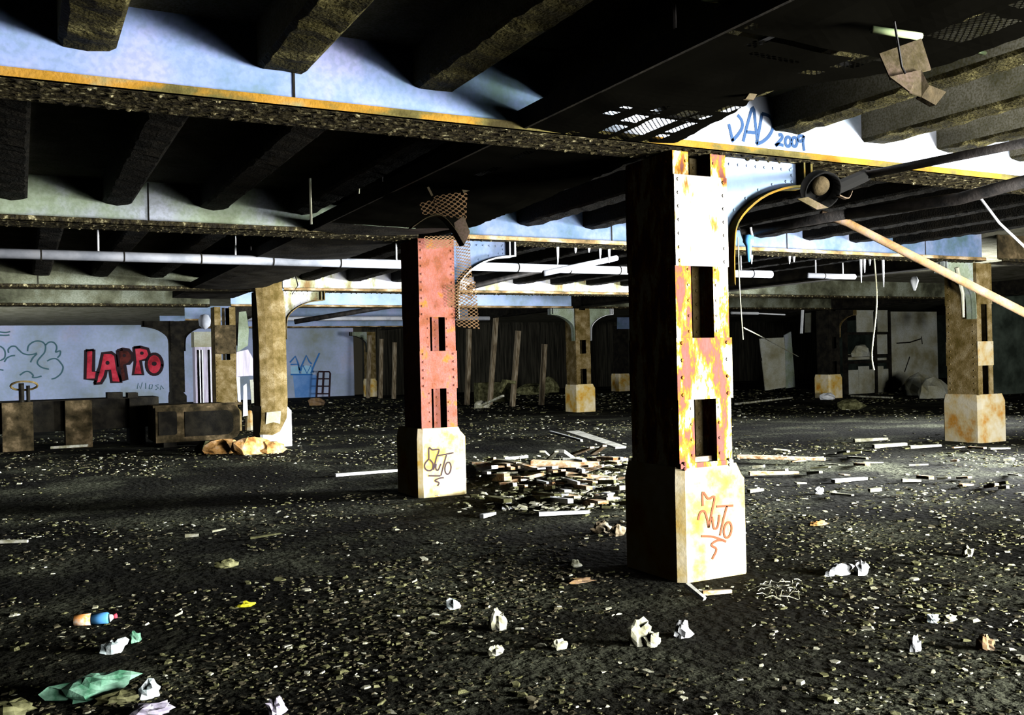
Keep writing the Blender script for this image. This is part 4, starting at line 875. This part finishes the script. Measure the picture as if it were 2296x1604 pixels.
crumple(1837, 1108, .05, .04, .05, 62, 'white', 'paper_scrap', 'small white and blue scrap on the right floor behind the brick', 'paper')
crumple(2052, 1460, .035, .025, .05, 63, 'white', 'white_block', 'small upright white block on the right foreground floor', 'block')
crumple(2210, 1455, .05, .04, .05, 64, 'pipet', 'stone', 'pinkish stone at the right foreground', 'stone')
crumple(2092, 1395, .04, .03, .03, 65, 'foil', 'plastic_disc', 'bluish lid glinting on the right foreground floor', 'lid')
crumple(2130, 1392, .05, .03, .025, 66, 'chip', 'paper_scrap', 'cream scrap next to the bluish lid', 'paper')
crumple(2168, 1248, .05, .04, .05, 67, 'chip', 'stone', 'pale double stone on the right floor', 'stone')
crumple(552, 1360, .06, .03, .02, 68, 'yellow', 'plastic_shard', 'bright yellow plastic shard on the left floor', 'plastic')
crumple(506, 1272, .08, .05, .04, 69, 'chipol', 'stone', 'olive stone on the left floor', 'stone')
crumple(1290, 1270, .05, .04, .03, 70, 'chip', 'stone', 'yellowish stone before the dark shadow of the nearest column', 'stone')
crumple(1305, 1306, .1, .04, .02, 71, 'pipet', 'brick_piece', 'flat pinkish piece in the middle foreground', 'brick')
crumple(1015, 1365, .05, .04, .04, 72, 'foil', 'plastic_shard', 'pale teal shard in the middle foreground', 'plastic')
nest = MB()
for k in range(40):
    c = on(R.uniform(1700, 1790), R.uniform(1300, 1345), 'Z', .02); an = R.uniform(0, 6.3); d = Vector((math.cos(an), math.sin(an), R.uniform(-.1, .3)))*R.uniform(.05, .16)
    nest.tube([c-d*.5, c+Vector((0, 0, R.uniform(0, .03))), c+d*.5], .0025, 4)
single(nest, 'twig_tangle', 'chip', 'tangle of pale twigs and wire right of the nearest plinth foot', 'twigs')

# ------------------------------------------------------------------ rubble
def chip_geo(rr, s):
    n = rr.choice((4, 5, 5, 6)); a0 = rr.uniform(0, 6.28); asp = rr.uniform(.35, 1)
    pts = [(s*math.cos(a0+2*math.pi*k/n)*rr.uniform(.7, 1.2), s*asp*math.sin(a0+2*math.pi*k/n)*rr.uniform(.7, 1.2)) for k in range(n)]
    h = s*rr.uniform(.1, .4); ti = rr.uniform(.5, .95)
    lo = [Vector((x, y, 0)) for x, y in pts]; hi = [Vector((x*ti, y*ti, h*rr.uniform(.7, 1.2))) for x, y in pts]
    rot = Matrix.Rotation(rr.uniform(-.22, .22), 3, 'X') @ Matrix.Rotation(rr.uniform(-.22, .22), 3, 'Y')
    lo = [rot @ p for p in lo]; hi = [rot @ p for p in hi]; zmin = min(p.z for p in lo+hi)
    up_ = Vector((0, 0, -zmin-.15*s))
    return [p+up_ for p in lo], [p+up_ for p in hi]
# rubble thinned to imitate column shadows; a few patches are plain smooth floor
SHADE_AND_BARE = [(800, 1075, 180, 32), (1150, 1008, 115, 22), (1880, 962, 240, 26), (1480, 1330, 90, 60), (1400, 1250, 130, 35), (250, 1120, 290, 52), (560, 1060, 200, 25), (100, 1500, 260, 40), (330, 1440, 120, 30)]
def spot(rr):
    while True:
        px, py = rr.uniform(-60, 2360), None
        d = 2.9*(42/2.9)**rr.random()          # denser near the camera
        az = YAW+rr.uniform(-.53, .53); r_ = d/math.cos(az-YAW)
        x, y = r_*math.sin(az), r_*math.cos(az)
        if y > 42 or x > 30: continue
        cl = mnoise.noise(Vector((x*.45, y*.45, 3.3)))+.7*mnoise.noise(Vector((x*1.7, y*1.7, 8.1)))
        if rr.random() > .5+1.1*cl: continue
        dd = Vector((x, y, 0))-EYE; zc = dd.dot(fw); qx = W/2+F*dd.dot(rt)/zc; qy = H/2-F*dd.dot(up)/zc
        if any(((qx-a)/c)**2+((qy-b)/d_)**2 < 1 for a, b, c, d_ in SHADE_AND_BARE) and rr.random() < .93: continue
        if any(abs(x-cx) < .4 and abs(y-cy) < .5 for cx, cy in ((4.38, 5.7), (4.4, 10.7), (14.65, 10.9), (4.4, 18.85), (14.77, 24.05), (24.97, 24.15), (4.5, 24))): continue
        if any(a < x < b and c < y < d_ for a, b, c, d_ in ((2.1, 4.3, 19.7, 21.4), (-3.2, 2.8, 21.0, 22.6), (26.9, 33, 25.2, 25.9), (3.9, 4.7, 17.7, 18.5))): continue
        return x, y
rr = random.Random(5)
protos = []
for k in range(12):
    lo, hi = chip_geo(rr, 1.0); g = MB(); g.hexa(lo, hi)
    mt = ['chip', 'chipol', 'chip', 'chipol'][k % 4]
    o = g.build('rubble_chip', mt); protos.append(o)
kinds = {'chip': 'pale', 'chipol': 'olive'}
used = set()
for k in range(290):
    i = rr.randrange(12); o = protos[i] if i not in used else protos[i].copy()
    if i in used: col.objects.link(o)
    used.add(i)
    while True:
        x, y = spot(rr)
        if y < 9: break
    s = rr.uniform(.018, .05); o.location = (x, y, 0); o.scale = (s, s, s); o.rotation_euler = (0, 0, rr.uniform(0, 6.28))
    pale = 'pale' if i % 2 == 0 else 'olive'
    zone = 'left of' if x/y < .45 else ('in front of' if x/y < .8 else 'right of')
    tag(o, f'small {pale} rubble chip strewn on the dark floor {zone} the nearest column', 'rubble', f'{pale} rubble chips {zone} the nearest column')
for i, o in enumerate(protos):
    if i not in used: bpy.data.objects.remove(o)
g = MB()
for k in range(24000):
    x, y = spot(rr); d = math.hypot(x, y); s = rr.uniform(.005, .018)*(1+d*.085)*(1.6 if rr.random() < .06 else 1)
    lo, hi = chip_geo(rr, s); an = rr.uniform(0, 6.28); rm = Matrix.Rotation(an, 3, 'Z'); o = Vector((x, y, 0)); lit = d > 10 or x > .78*y; q = rr.random()  # paler chip mix where the floor is lit, light put into the colours
    g.hexa([rm @ p+o for p in lo], [rm @ p+o for p in hi], (0 if q < (.2 if lit else .08) else 1 if q < (.65 if lit else .4) else 2))
for k in range(1500):      # thick litter in and round the heap
    a = on(rr.gauss(1260, 95), rr.uniform(1035, 1150), 'Z', 0); s = rr.uniform(.02, .07)
    if abs(a.x-4.4) < .6 and abs(a.y-10.7) < .7: continue
    lo, hi = chip_geo(rr, s); rm = Matrix.Rotation(rr.uniform(0, 6.28), 3, 'Z'); a.z = rr.uniform(0, .1)
    g.hexa([rm @ p+a for p in lo], [rm @ p+a for p in hi], rr.choice((0, 0, 0, 1, 1)))
tag(g.build('rubble_litter', ['chip', 'chipol', 'chipbr']), 'fine pale and olive rubble littering the whole dark floor', 'rubble', kind='stuff')

# ------------------------------------------------------------------ light
def area(name, loc, target, sx, sy, power, color=(1, 1, 1), spread=180):
    l = bpy.data.lights.new(name, 'AREA'); l.shape = 'RECTANGLE'; l.size = sx; l.size_y = sy; l.energy = power; l.color = color; l.spread = math.radians(spread)
    o = bpy.data.objects.new(name, l); col.objects.link(o); o.location = loc
    o.rotation_euler = (Vector(target)-Vector(loc)).to_track_quat('-Z', 'Y').to_euler()
    return o
area('loading_door_daylight', (9, -10, 1.4), (5, 8, 1.9), 7, 2.4, 2200, (1, .99, .97))
area('near_opening_daylight', (9.7, -1.5, 1.15), (5.6, 5.4, 2.7), 3, 1.8, 5000, (1, .99, .97))
area('side_opening_daylight', (16.5, 6.2, 1.5), (6.2, 11.2, .1), 2.2, 1.2, 1500, (.97, .99, 1), 55)
area('mid_opening_daylight', (22, 11.6, 1.3), (8, 18.5, 2.6), 3.0, 1.6, 1500, (.97, .99, 1), 60)
area('left_doorway_daylight', (1.0, -2.6, .9), (6.8, 2.6, 3.4), .9, .9, 55, (1, .98, .94), 36)  # added narrow fill with no doorway behind it, brightens the joist sides
area('left_opening_daylight', (-7, 31, 1.7), (6, 45, 1.8), 4, 2.4, 1800, (.93, .97, 1))
w = bpy.data.worlds.new('world'); sc.world = w; w.use_nodes = True
w.node_tree.nodes['Background'].inputs[0].default_value = (.55, .5, .35, 1); w.node_tree.nodes['Background'].inputs[1].default_value = .035
